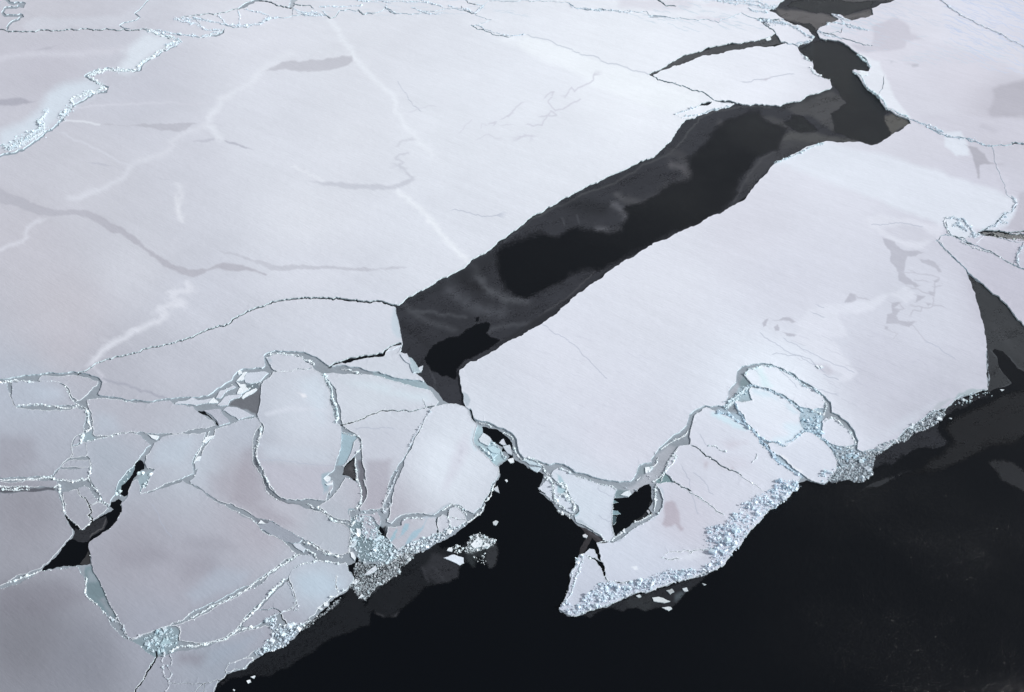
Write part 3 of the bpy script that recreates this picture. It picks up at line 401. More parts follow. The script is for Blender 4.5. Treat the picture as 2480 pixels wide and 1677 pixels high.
# wind-scoured strokes of the rough snow in the upper right corner, fainter elsewhere
_r = random.Random(5)
for (x0, y0, x1, y1, n_, sl, c_, a0) in [(2280, -10, 2500, 120, 120, .5, (198, 208, 234), .9), (2330, 90, 2500, 170, 50, .5, (200, 210, 234), .8), (2180, 100, 2480, 150, 30, .35, (200, 212, 230), .6), (2080, 85, 2460, 160, 26, .2, (200, 212, 228), .6), (2120, 0, 2260, 60, 25, .4, (200, 208, 226), .7), (780, 0, 1250, 40, 34, .12, (200, 214, 228), .6), (1520, 0, 1900, 70, 50, .3, (198, 214, 228), .7), (2000, 40, 2110, 75, 25, .25, (198, 212, 228), .8), (1900, 800, 2300, 990, 36, .45, (190, 190, 206), .45), (1150, 820, 1600, 1060, 26, .5, (202, 203, 218), .5), (1200, 500, 1500, 900, 0, .5, (205, 206, 220), .4), (500, 700, 950, 900, 18, .45, (196, 198, 214), .4), (100, 900, 420, 990, 0, .4, (170, 172, 190), .4)]:
    for _ in range(n_):
        x, y = _r.uniform(x0, x1), _r.uniform(y0, y1); L_ = _r.uniform(8, 38); q = sl+_r.gauss(0, .12)
        if x0 > 2200 and y > 20+.75*(x-2180): continue
        TP.append((np.array([(x, y), (x+L_*.5, y+L_*.5*q+_r.gauss(0, 1)), (x+L_, y+L_*q)]), alb(c_), 1.0, a0, 1.3, _r.randrange(9999)))
patch("B 1340,242 1400,262 1600,330 1750,385 1900,440 2050,485 2160,512", (196, 202, 216), 1.2, .9, 2.4)
# brown and blue stains on the broken floes
for s_, c_, f_, a_ in [("J 1430,850 1470,780 1560,760 1620,840 1660,950 1660,1060 1720,1140 1670,1170 1600,1080 1550,1110 1470,1120 1420,1080 1460,960", (186,177,190), 4, .95), ("L 480,1190 510,1230 490,1320 470,1260", (196,188,200), 5, .9), ("L 770,1265 800,1290 780,1310 760,1290", (196,190,202), 4, .9), ("L 660,1000 800,980 950,1000 820,1060 720,1080", (204,197,210), 9, .8), ("L 400,1200 800,1160 1000,1250 700,1300", (207,203,216), 14, .7),
 ("H 940,1000 1040,880 1070,1060 960,1300 830,1500 780,1560 830,1330", (210,208,222), 10, .9), ("H 960,1130 985,1040 990,1100 950,1240", (192,190,205), 5, .8), ("F 620,1080 720,1050 760,1300 820,1500 900,1620 700,1700 500,1640 540,1400", (164,158,170), 12, .85), ("G 200,0 460,0 640,260 1240,560 1000,520 700,380 300,200", (166,160,172), 14, .6),
 ("F 1960,1190 2246,1190 2200,1400 2246,1500 G 2180,380 1980,390 1990,100", (176,172,185), 8.5, .75), ("E 1250,850 1700,780 1900,900 1500,1000 1300,1000", (150,147,160), 18, .7), ("E 1950,900 2300,880 2400,1100 2000,1150", (150,146,159), 18, .7), ("E 0,1230 700,1150 1000,1350 500,1560 0,1500", (126,122,134), 22, .6), ("D -50,900 350,950 400,1200 100,1350 -50,1300", (150,146,158), 18, .75),
 ("D 350,400 650,420 700,520 450,530", (200,212,228), 14, .6), ("G 0,680 400,700 600,800 300,850 0,800", (150,147,160), 16, .6), ("G 350,1020 700,1060 600,1230 100,1400 0,1300", (176,188,205), 14, .7), ("G 1200,1100 1500,1060 1700,1200 1500,1350 1250,1300", (188,208,225), 16, .8), ("O 500,850 1000,650 1100,600 900,820 500,1000", (158,170,188), 12, .6), ("O 180,850 450,880 380,1000 150,960", (140,134,147), 12, .8),
 ("D 1050,690 1250,730 1300,880 1080,880", (186,197,212), 14, .7), ("D 1700,1000 2100,950 2000,1200 1650,1250", (190,204,219), 14, .7), ("F 1700,330 2246,400 H 200,450 600,470 690,560 500,560 200,480 0,420", (212,227,237), 10, .85), ("F 1200,350 1450,280 1550,500 1500,800 1300,500", (208,222,235), 16, .7), ("F 850,1050 1600,1100 1560,1250 850,1180", (206,216,230), 14, .6), ("F 820,700 1000,640 1250,620 1500,640 1560,680 1300,660 1000,690", (214,217,229), 5, .7), ("F 1250,470 1300,480 1320,510 1280,520", (236,234,240), 3, .8),
 ("F 890,90 930,95 940,130 900,130", (178,190,203), 3, .9), ("F 790,1240 1610,1262 1560,1330 1520,1500 G 1520,280 1050,270", (190,188,202), 8, .7),
 ("L 1010,200 1100,190 1220,400 1100,410 1080,300", (220,240,247), 6, .9), ("L 530,660 620,680 900,830 940,880 820,850 640,760 550,720", (208,230,242), 5, .95), ("L 1000,410 1200,470 1380,580 1500,690 1440,690 1350,580 1200,510 1000,470", (214,232,245), 6, .9), ("L 1300,820 1540,780 1560,870 1480,950 1360,1040 1200,990 1400,920", (216,233,246), 8, .8), ("L 1240,1130 1340,1150 1400,1240 1540,1320 1520,1340 1350,1230", (240,240,246), 4, .9),
 ("J 0,400 50,430 100,520 150,640 180,740 250,800 300,850 290,940 240,980 230,900 180,780 100,700 0,640", (168,200,212), 2.5, .9), ("J 230,1000 320,1010 420,1100 560,1190 520,1200 400,1110 260,1050", (176,190,202), 3, .8), ("J 1350,540 1430,600 1450,740 1440,850 1370,950 1250,1030 1310,930 1400,820 1380,700", (188,200,214), 3, .9), ("J 800,1320 900,1260 1010,1170 950,1120 860,1200 740,1300", (174,184,198), 3, .9),
 ("H 1000,460 1050,490 1075,540 1060,600 1030,625 1000,560", (178,190,202), 2, .95), ("R 200,920 225,930 250,1060 275,1200 230,1200 190,1140 180,1060 190,980", (196,208,220), 4, .95), ("H 1100,840 1130,900 1100,990 1150,1080 1120,1100 1080,980", (206,226,238), 5, .8), ("I 700,420 780,360 860,325 900,340 820,400 720,460", (180,192,205), 4, .9), ("I 180,540 300,450 450,430 700,435 720,470 500,475 330,500 200,560", (176,190,204), 3, .9),
 ("I 180,740 240,640 280,600 260,700 220,740", (150,188,204), 2.5, .9), ("I 310,680 360,540 410,545 400,600 350,660", (156,190,208), 2.5, .9), ("I 370,760 440,640 540,590 610,480 560,600 480,700 400,780", (160,192,210), 2.5, .9), ("G 1770,380 1850,375 1850,450 1810,470 1770,430", (140,168,180), 2.5, .95), ("F 1480,1350 1560,1330 1560,1400 1540,1500 1500,1572 1480,1450", (160,182,196), 3, .9), ("G 1480,60 1500,0 1560,140 1540,220 1500,150", (160,182,196), 3, .8),
 ("M 1250,640 1300,580 1400,540 1450,530 1400,580 1300,650", (182,188,198), 2.5, .9), ("M 1480,530 1540,470 1620,440 1740,430 1820,425 1740,455 1620,490 1500,540", (168,184,192), 2.5, .9), ("M 480,1060 900,900 1200,650 1300,560 1000,700 700,930", (212,219,232), 14, .7),
 ("K 1000,540 1080,530 1100,570 1040,575", (236,240,248), 2, .8), ("K 1480,400 1800,350 2080,360 1900,420 1500,430", (222,226,238), 6, .6), ("G 750,380 900,330 1100,480 1200,560 1000,560", (166,161,174), 12, .5), ("G 570,420 680,430 720,500 620,470", (150,160,172), 2.5, .9), ("G 430,340 560,380 590,420 520,400 440,360", (165,176,188), 2.5, .9)]:
    patch(s_, c_, f_, a_*(.62 if f_ >= 9 else 1))
# tones of the refrozen grey ice between the floes
YT = []
def ypatch(s_, c, fade=3, a=1., w=None):
    g_ = sum(c)/3*.99; c = tuple(.62*v+.38*(g_+d_) for v, d_ in zip(c, (-5, 1, 6)))
    YT.append((pts(s_), s2l(c)/SNOWREF*KALB, fade, a, w, 900+len(YT)))
ypatch("Y 650,-40 Y 1950,-40 Y 1950,110 Y 650,110", (196,208,220), 8, .85); ypatch("T 1300,900 2400,1050 2400,1250 1300,1050", (196,214,226), 8, .9)
ypatch("F 460,600 520,540 600,500 690,480 770,420 820,380 820,500 800,640 790,700 700,665 600,635", (108,110,118), 3)
ypatch("F 620,370 760,350 830,370 770,420 680,430 650,400", (112,128,138), 3)
ypatch("F 720,1150 800,1280 870,1450 G 960,230 1100,310 1250,330 1150,340 950,290 860,150 F 760,1300", (104,108,120), 4)
ypatch("F 1870,1180 1930,1220 1950,1350 1940,1440 1980,1540 G 1930,340 1910,250 1900,100 F 1870,1400", (118,116,128), 4)
ypatch("F 1690,900 1740,900 1860,930 1820,1010 1800,1100 1700,1250 1640,1250 1680,1100", (158,194,210), 3)
ypatch("E 930,1010 1000,1000 1080,1150 1150,1300 1280,1560 1150,1540 1080,1440 940,1330 930,1150", (118,146,156), 3); ypatch("E 950,1010 1040,1100 1060,1180 960,1170", (150,168,180), 5, .8); ypatch("E 1080,1340 1150,1340 1240,1520 1180,1560", (150,162,174), 5, .8)
ypatch("N 1480,700 1600,660 1850,540 2020,570 2010,780 1930,860 1740,900 1640,840", (140,166,178), 5)
ypatch("D -50,1485 250,1485 600,1490 600,1530 0,1540", (98,98,110), 3); ypatch("D 1000,900 1040,960 1000,1000 920,1000 920,900 1000,880", (148,174,186), 4)
ypatch("G 750,480 950,520 1200,690 1270,720 1200,780 1050,720 850,600", (128,134,148), 3); ypatch("G 1290,780 1500,830 1600,900 1780,880 1790,940 1500,930 1300,860", (150,162,176), 4)
ypatch("I 0,560 160,640 200,740 260,830 200,930 0,960", (120,140,152), 4); ypatch("G 1800,470 2130,560 2246,800 2246,950 1900,960 1850,800 1790,620", (120,146,156), 5); ypatch("G 2100,600 2180,560 2200,680 2120,700", (40,44,50), 2.5)
ypatch("D 1260,1572 1300,1430 1380,1340 1460,1240 1460,1380 1320,1500", (132,164,176), 4); ypatch("D 1380,1500 1500,1380 1650,1300 1620,1420 1560,1500 1530,1600 1400,1640", (158,186,198), 5)
ypatch("H 1120,800 1200,830 1220,900 1160,980 1240,1050 1300,1000 1420,1100 1450,1200 1350,1260 1220,1120 1110,1000", (168,204,216), 4); ypatch("H 0,235 300,300 540,330 600,360 640,440 350,380 100,310", (150,180,192), 4)
ypatch("L 860,350 900,270 950,340 990,380 900,400 870,440", (128,156,164), 3); ypatch("L 800,560 830,400 1000,400 1000,560", (170,200,214), 5); ypatch("L 1500,600 1780,650 1750,960 1560,880", (172,202,220), 5); ypatch("L 1750,970 2120,1060 2130,1100 1930,1200", (160,180,194), 5)
ypatch("L 700,560 760,430 830,350 850,400 820,480 740,520", (176,182,194), 3); ypatch("L 600,620 900,700 940,800 1070,940 1200,1100 1560,1380 1500,1380 1150,1100 1000,960 800,780", (168,196,216), 4)
ypatch("J 1350,120 1500,0 1600,20 1470,350 1350,500 1250,520 1100,590 1000,640 900,600 1080,500 1300,300", (176,182,194), 4); ypatch("J 1080,290 1290,250 1280,300 1180,390 1080,400", (142,160,170), 2.5); ypatch("J 800,600 1000,620 1000,690 780,720", (120,146,154), 3); ypatch("J 1450,370 1600,500 1350,520 1340,480", (120,160,164), 3)
ypatch("J 230,960 260,900 300,900 280,1000", (100,120,130), 3); ypatch("A 0,1000 300,900 460,770 500,800 250,1010 0,1090", (150,168,182), 5, .8)
ypatch("S 1890,270 2050,265 2260,275 2260,350 2150,335 1960,295", (128,126,124), 2.5)
# ------------------------------------------------------------------ one planar survey mesh
class Net: pass
def build_net(lines, extra, wmap=world):
    co, ed = [], []
    for L, closed in lines:
        b = len(co); co += list(L)
        ed += [(b+i, b+i+1) for i in range(len(L)-1)]
        if closed: ed.append((b+len(L)-1, b))
    co = np.array(co); base = wmap(np.concatenate([co, extra]) if len(extra) else co)
    r = delaunay_2d_cdt([Vector(v) for v in base], ed, [], 0, 1e-4)
    n = Net(); n.w = np.array([tuple(v) for v in r[0]]); n.f = np.array([f for f in r[2]]); return n
def refine_pts(P, rng=RNG):
    out = []
    for (s_, c, fade, a, w, sd) in P:
        poly = rough(s_, w is None, .10 if w and w > 4 else .06, max(4, fade*1.5), sd)
        if w is None: d0 = [fade*.9, -fade*.9]
        else: d0 = [w/2+fade*.8, -w/2-fade*.8, 0] if w > 3 else [w/2+fade, -w/2-fade, 0]
        d = np.gradient(poly, axis=0); d /= np.maximum(np.hypot(d[:, 0], d[:, 1]), 1e-6)[:, None]; nn = np.stack([-d[:, 1], d[:, 0]], 1)
        for k in d0: out.append(poly+nn*k)
        if w is None and fade < 4: out.append(poly)
    return np.concatenate(out)
def apply_tones(p, col, P):
    for (s_, c, fade, a, w, sd) in P:
        poly = rough(s_, w is None, .10 if w and w > 4 else .06, max(4, fade*1.5), sd); m = fade+(w or 0)
        mn, mx = poly.min(0)-m, poly.max(0)+m
        i = np.where((p[:, 0] > mn[0]) & (p[:, 0] < mx[0]) & (p[:, 1] > mn[1]) & (p[:, 1] < mx[1]))[0]
        if not len(i): continue
        q = p[i]; d = segdist(q, poly, w is None)
        if w is None: sd_ = np.where(inside(q, poly), d, -d)
        else: sd_ = w/2*(1+(.5*np.sin(q[:, 0]*.31+q[:, 1]*.17+sd)*np.sin(q[:, 1]*.23-q[:, 0]*.11) if w > 4 else 0))-d
        t_ = np.clip((sd_+fade)/(2*fade), 0, 1); t_ = (t_*t_*(3-2*t_)*a)[:, None]
        col[i] = col[i]*(1-t_)+np.asarray(c)*t_
    return col
water_polys = {k: rough(pts(v), True, .07, 5, i+1) for i, (k, v) in enumerate(WATER.items())}
crack_polys = [strip(pts(s_), tuple(1.35*q for q in w_), 100+i, .07, 5) for i, (s_, w_) in enumerate(WCRACK)]
chan_polys = [strip(pts(s_), w_, 200+i, .08, 6, wob=.3) for i, (s_, w_) in enumerate(CHAN)]
floe_polys = [rough(pts(f_[1]), True, .06, 5, 300+i) for i, f_ in enumerate(FLOES)]
north_poly = rough(pts(NORTH), True, .05, 5, 400)
gx, gy = np.meshgrid(np.arange(-70, 2560, 15.), np.arange(-55, 1760, 15.))
G1 = np.stack([gx.ravel(), gy.ravel()], 1)+RNG.uniform(-4, 4, (gx.size, 2))
gx, gy = np.meshgrid(np.arange(-2000, 4200, 120.), np.arange(-620, 2000, 60.))
G2 = np.stack([gx.ravel(), gy.ravel()], 1)+RNG.uniform(-9, 9, (gx.size, 2))
G2 = G2[(G2[:, 0] < -80) | (G2[:, 0] > 2570) | (G2[:, 1] < -70) | (G2[:, 1] > 1780)]
net = build_net([(q, True) for q in list(water_polys.values())+crack_polys+chan_polys+floe_polys+[north_poly]],
                np.concatenate([G1, G2, refine_pts(TP), refine_pts(YT)]))
VP = pix(net.w); CP = pix(net.w[net.f].mean(1)); TRI = net.f
cls = np.full(len(TRI), -1)                       # -1 young ice, -2 water, k >= 0 floe
inn = inside(CP, north_poly); cls[inn] = 1000
for i in reversed(range(len(FLOES))): cls[inside(CP, floe_polys[i])] = i
for q in chan_polys: cls[inside(CP, q)] = -1
for q in crack_polys+list(water_polys.values()): cls[inside(CP, q)] = -2
area = np.abs(np.cross(net.w[TRI[:, 1]]-net.w[TRI[:, 0]], net.w[TRI[:, 2]]-net.w[TRI[:, 0]]))/2
E = np.concatenate([TRI[:, [0, 1]], TRI[:, [1, 2]], TRI[:, [2, 0]]]); E.sort(1); et = np.tile(np.arange(len(TRI)), 3)
o_ = np.lexsort((E[:, 1], E[:, 0])); E, et = E[o_], et[o_]
same = np.where((E[1:] == E[:-1]).all(1))[0]
par = list(range(len(TRI)))
def find(a):
    while par[a] != a: par[a] = par[par[a]]; a = par[a]
    return a
for k in same:
    a, b_ = int(et[k]), int(et[k+1])
    if cls[a] == cls[b_] and cls[a] >= 0:
        a, b_ = find(a), find(b_)
        if a != b_: par[a] = b_
root = np.array([find(i) for i in range(len(TRI))])
comps = {}
for r_ in np.unique(root[cls >= 0]):
    idx = np.where(root == r_)[0]; comps[r_] = (cls[idx[0]], area[idx].sum(), idx)
big = {}
for r_, (k, ar, idx) in comps.items():
    if k not in big or ar > comps[big[k]][1]: big[k] = r_
for r_, (k, ar, idx) in list(comps.items()):
    if ar < (30 if k >= 1000 else 14) and r_ != big[k]: cls[idx] = -1; del comps[r_]
seedpx = [(l, pts(p)[0]) for l, p in SEEDS]
def tri_at(p):
    d = ((CP-p)**2).sum(1); return root[int(np.argmin(d))]
names = {}
for k, r_ in big.items():
    if k < 1000: names[r_] = FLOES[k][0]
for l, p in seedpx:
    r_ = tri_at(p)
    if r_ not in comps or r_ in names: print('SEED?', l, r_ in comps, names.get(r_))
    else: names[r_] = l
if DEBUG:
    for r_, (k, ar, idx) in sorted(comps.items(), key=lambda q: -q[1][1]):
        if r_ not in names: print('UNNAMED cls', k, 'area %.0f' % ar, 'centre px', VP[TRI[idx]].reshape(-1, 2).mean(0).round(), 'bbox', VP[TRI[idx]].reshape(-1, 2).min(0).round(), VP[TRI[idx]].reshape(-1, 2).max(0).round())

def waves(w, s):      # gentle relief of the snow
    x, y = w[:, 0], w[:, 1]; z = 0
    for i in range(6):
        a = i*1.9+s; L = 9*1.7**i; z = z+np.sin((x*math.cos(a)+y*math.sin(a))/L+i*2.1+1.7*np.sin((x*math.sin(a)-y*math.cos(a))/(L*1.6)))*(.012+.008*i)
    return z
tone_all = apply_tones(VP, base_tone(VP), TP)
young = apply_tones(VP, alb((152, 161, 172))[None]*np.ones((len(VP), 1)), YT)
def sub(idx):
    u, inv = np.unique(TRI[idx].ravel(), return_inverse=True); return u, inv.reshape(-1, 3)
def rim_edges(T):
    e = np.concatenate([T[:, [0, 1]], T[:, [1, 2]], T[:, [2, 0]]]); k = np.sort(e, 1); _, i, c = np.unique(k, axis=0, return_index=True, return_counts=True)
    return e[i[c == 1]]
def skirted(name, idx, h, tone, mats, bottom, relief=1.0, parent=None, rimlift=0.0, seed=0):
    u, T = sub(idx); w = net.w[u]; n = len(u); re = rim_edges(T)
    z = h+waves(w, seed)*relief
    V = np.column_stack([w, z]); tn = tone[u]
    rv = np.unique(re)
    V[rv, 2] += rimlift*RNG.uniform(.2, 1, len(rv))
    m_ = {a: n+i for i, a in enumerate(rv)}
    low = V[rv].copy(); low[:, 2] = bottom
    V = np.concatenate([V, low]); tn = np.concatenate([tn, tn[rv]])
    sf = np.array([(a, m_[a], m_[b_]) for a, b_ in re]+[(a, m_[b_], b_) for a, b_ in re]) if len(re) else np.zeros((0, 3), int)
    F = np.concatenate([T, sf])
    return mesh_obj(name, V, F, mats, tn, parent, np.r_[np.zeros(len(T), int), np.ones(len(sf), int)]), w, re
# water
mesh_obj('water', [(-9000, -9000, 0), (9000, -9000, 0), (9000, 9000, 0), (-9000, 9000, 0)], [(0, 1, 2, 3)], [M_WATER], origin=False)['kind'] = 'structure'
# refrozen young ice that carries the floes
yi = np.where(cls == -1)[0]
yo, _, _ = skirted('refrozen_ice', yi, .10, young, [M_YOUNG, M_YOUNG], -.15, .15, None, 0, 3); yo['kind'] = 'structure'
HF = {}
floe_objs = {}
for j, (r_, (k, ar, idx)) in enumerate(sorted(comps.items(), key=lambda q: -q[1][1])):
    lab = names.get(r_)
    h = FLOES[k][2] if k < 1000 else .65
    o, w, re = skirted('ice_floe', idx, h, tone_all, [M_SNOW, M_SIDE], -.3, .8 if ar > 3000 else .5, None, .10, j*.37)
    tag(o, lab or 'small unnamed piece of level ice', 'ice floe', None)
    floe_objs[r_] = o
    # crumbled rim
    e = w[re]; m = e.mean(1); L = np.hypot(*(e[:, 1]-e[:, 0]).T); pm = pix(m)
    vis = (pm[:, 0] > -40) & (pm[:, 0] < 2520) & (pm[:, 1] > -30) & (pm[:, 1] < 1710)
    gate = (np.sin(m[:, 0]*.11+m[:, 1]*.07+k)+np.sin(m[:, 0]*.031-m[:, 1]*.05+2*k)+RNG.normal(0, .5, len(m))) > (.3 if k < 1000 else 9)
    s_ = np.where(vis & gate)[0]
    # raised pale lip where the floes grind on each other
    nrm = np.zeros((int(re.max())+1 if len(re) else 1, 2)); dd = np.stack([-(e[:, 1]-e[:, 0])[:, 1], (e[:, 1]-e[:, 0])[:, 0]], 1); dd /= np.maximum(L, 1e-6)[:, None]
    np.add.at(nrm, re[:, 0], dd); np.add.at(nrm, re[:, 1], dd); nrm /= np.maximum(np.hypot(nrm[:, 0], nrm[:, 1]), 1e-6)[:, None]
    g2 = (np.sin(m[:, 0]*.05+m[:, 1]*.09+2*k)+np.sin(m[:, 0]*.13-m[:, 1]*.04+k)) > (-.35 if k < 1000 else 9)
    ls = np.where(vis & g2)[0]
    if len(ls) > 3:
        wd = RNG.uniform(.2, 1, len(nrm)); q = re[ls]; n0 = len(ls)
        zt = h+.08+.05*wd; wid = .06+.2*wd
        Vl = np.concatenate([np.column_stack([w[q[:, j_]]-nrm[q[:, j_]]*.04, zt[q[:, j_]]]) for j_ in (0, 1)]+[np.column_stack([w[q[:, j_]]+nrm[q[:, j_]]*wid[q[:, j_], None], zt[q[:, j_]]*0+h+.08]) for j_ in (0, 1)]+[np.column_stack([w[q[:, j_]]-nrm[q[:, j_]]*.06, zt[q[:, j_]]*0+h-.1]) for j_ in (0, 1)])
        i0 = np.arange(n0); Fl = np.concatenate([np.column_stack([i0, i0+n0, i0+3*n0, i0+2*n0]), np.column_stack([i0, i0+4*n0, i0+5*n0, i0+n0])])
        tag(mesh_obj('raised_lip', Vl, Fl, [M_RUB], np.clip(np.tile(alb((236, 240, 246)), (len(Vl), 1))*.6+.4*np.tile(tone_all[TRI[idx]].mean((0, 1))*1.1, (len(Vl), 1)), 0, .9), o), kind='stuff')
    if len(s_) > 12:
        rep = np.maximum(1, np.round(L[s_]/1.4).astype(int)); ii = np.repeat(s_, rep)
        tt = RNG.uniform(0, 1, (len(ii), 1)); q = e[ii, 0]*(1-tt)+e[ii, 1]*tt+RNG.normal(0, .18, (len(ii), 2))
        V, F, tn = blocks(q, RNG.lognormal(-1.2, .4, len(ii)), h-.02, (232, 238, 244), (.2, .6), .35)
        tag(mesh_obj('crumbled_rim', V, F, [M_RUB], tn, o), kind='stuff')
# ------------------------------------------------------------------ what lies under a point (floe top, grey ice or water)
from mathutils.bvhtree import BVHTree
zc = np.array([(0.02 if c == -2 else .12 if c == -1 else (.65 if c >= 1000 else FLOES[c][2])) for c in cls])
soup = np.column_stack([net.w[TRI].reshape(-1, 2), np.repeat(zc, 3)])
BV = BVHTree.FromPolygons([Vector(v) for v in soup], [(3*i, 3*i+1, 3*i+2) for i in range(len(TRI))])
def ground(xy):
    out = np.zeros(len(xy))
    for i, (x, y) in enumerate(xy):
        h = BV.ray_cast(Vector((x, y, 50)), Vector((0, 0, -1)))
        out[i] = h[0].z if h[0] else 0
    return out
# ------------------------------------------------------------------ thin dark ice on the open water
def thin(label, outline, holes=(), base=(60, 60, 64), tints=(), z=.03, amp=.05, name='thin_ice_sheet', group=None, hf=7, ef=0):
    P = [rough(pts(outline), True, amp, 6, len(outline))]; K_ = SNOWREF/KALB/.72/np.array([.93, 1., 1.06])
    T_ = [(pts(s_), np.append(s2l(c)/K_, 1.), f, a, w, 31+i) for i, (s_, c, f, a, w) in enumerate(tints)]
    H_ = [(pts(h), np.append(s2l(base)/K_, 0.), hf[i] if isinstance(hf, (list, tuple)) else hf, 1., None, 77+i) for i, h in enumerate(holes)]
    mn, mx = P[0].min(0), P[0].max(0)
    gx, gy = np.meshgrid(np.arange(mn[0]+4, mx[0], 10.), np.arange(mn[1]+4, mx[1], 10.)); g_ = np.stack([gx.ravel(), gy.ravel()], 1)
    g_ = g_[inside(g_, P[0])]
    ex = np.concatenate([g_]+([refine_pts(T_+H_)] if T_+H_ else [])+([g_[:0]] if not ef else [refine_pts([(pts(outline), None, ef, 1, None, len(outline))])]))
    n = build_net([(P[0], True)], ex)
    cp = pix(n.w[n.f].mean(1)); keep = inside(cp, P[0])
    u, inv = np.unique(n.f[keep].ravel(), return_inverse=True); w = n.w[u]; p = pix(w)
    col = apply_tones(p, np.ones((len(p), 4))*np.append(s2l(base)/K_, 1.), T_+H_)
    if ef:
        d = segdist(p, P[0], True); col[:, 3] *= np.clip(d/ef, 0, 1)
    T3 = inv.reshape(-1, 3); re = rim_edges(T3); rv = np.unique(re); m_ = {a: len(w)+i for i, a in enumerate(rv)}
    V = np.column_stack([w, np.full(len(w), z)]); low = V[rv].copy(); low[:, 2] = -.08
    F = np.concatenate([T3, np.array([(a, m_[a], m_[b_]) for a, b_ in re]+[(a, m_[b_], b_) for a, b_ in re])])
    return tag(mesh_obj(name, np.concatenate([V, low]), F, [M_THIN], np.concatenate([col, col[rv]])), label, 'thin ice', group)
D0, D1, D2, D3 = (54, 54, 59), (62, 62, 67), (78, 78, 82), (44, 45, 50)
thin('pale slush bed under the bright heaped brash belt', 'I 200,890 480,735 640,685 820,605 1000,540 1050,540 830,685 700,752 580,834 400,854 260,935', (), (196, 208, 222), (), z=.07, amp=.06, name='slush_patch', ef=3)
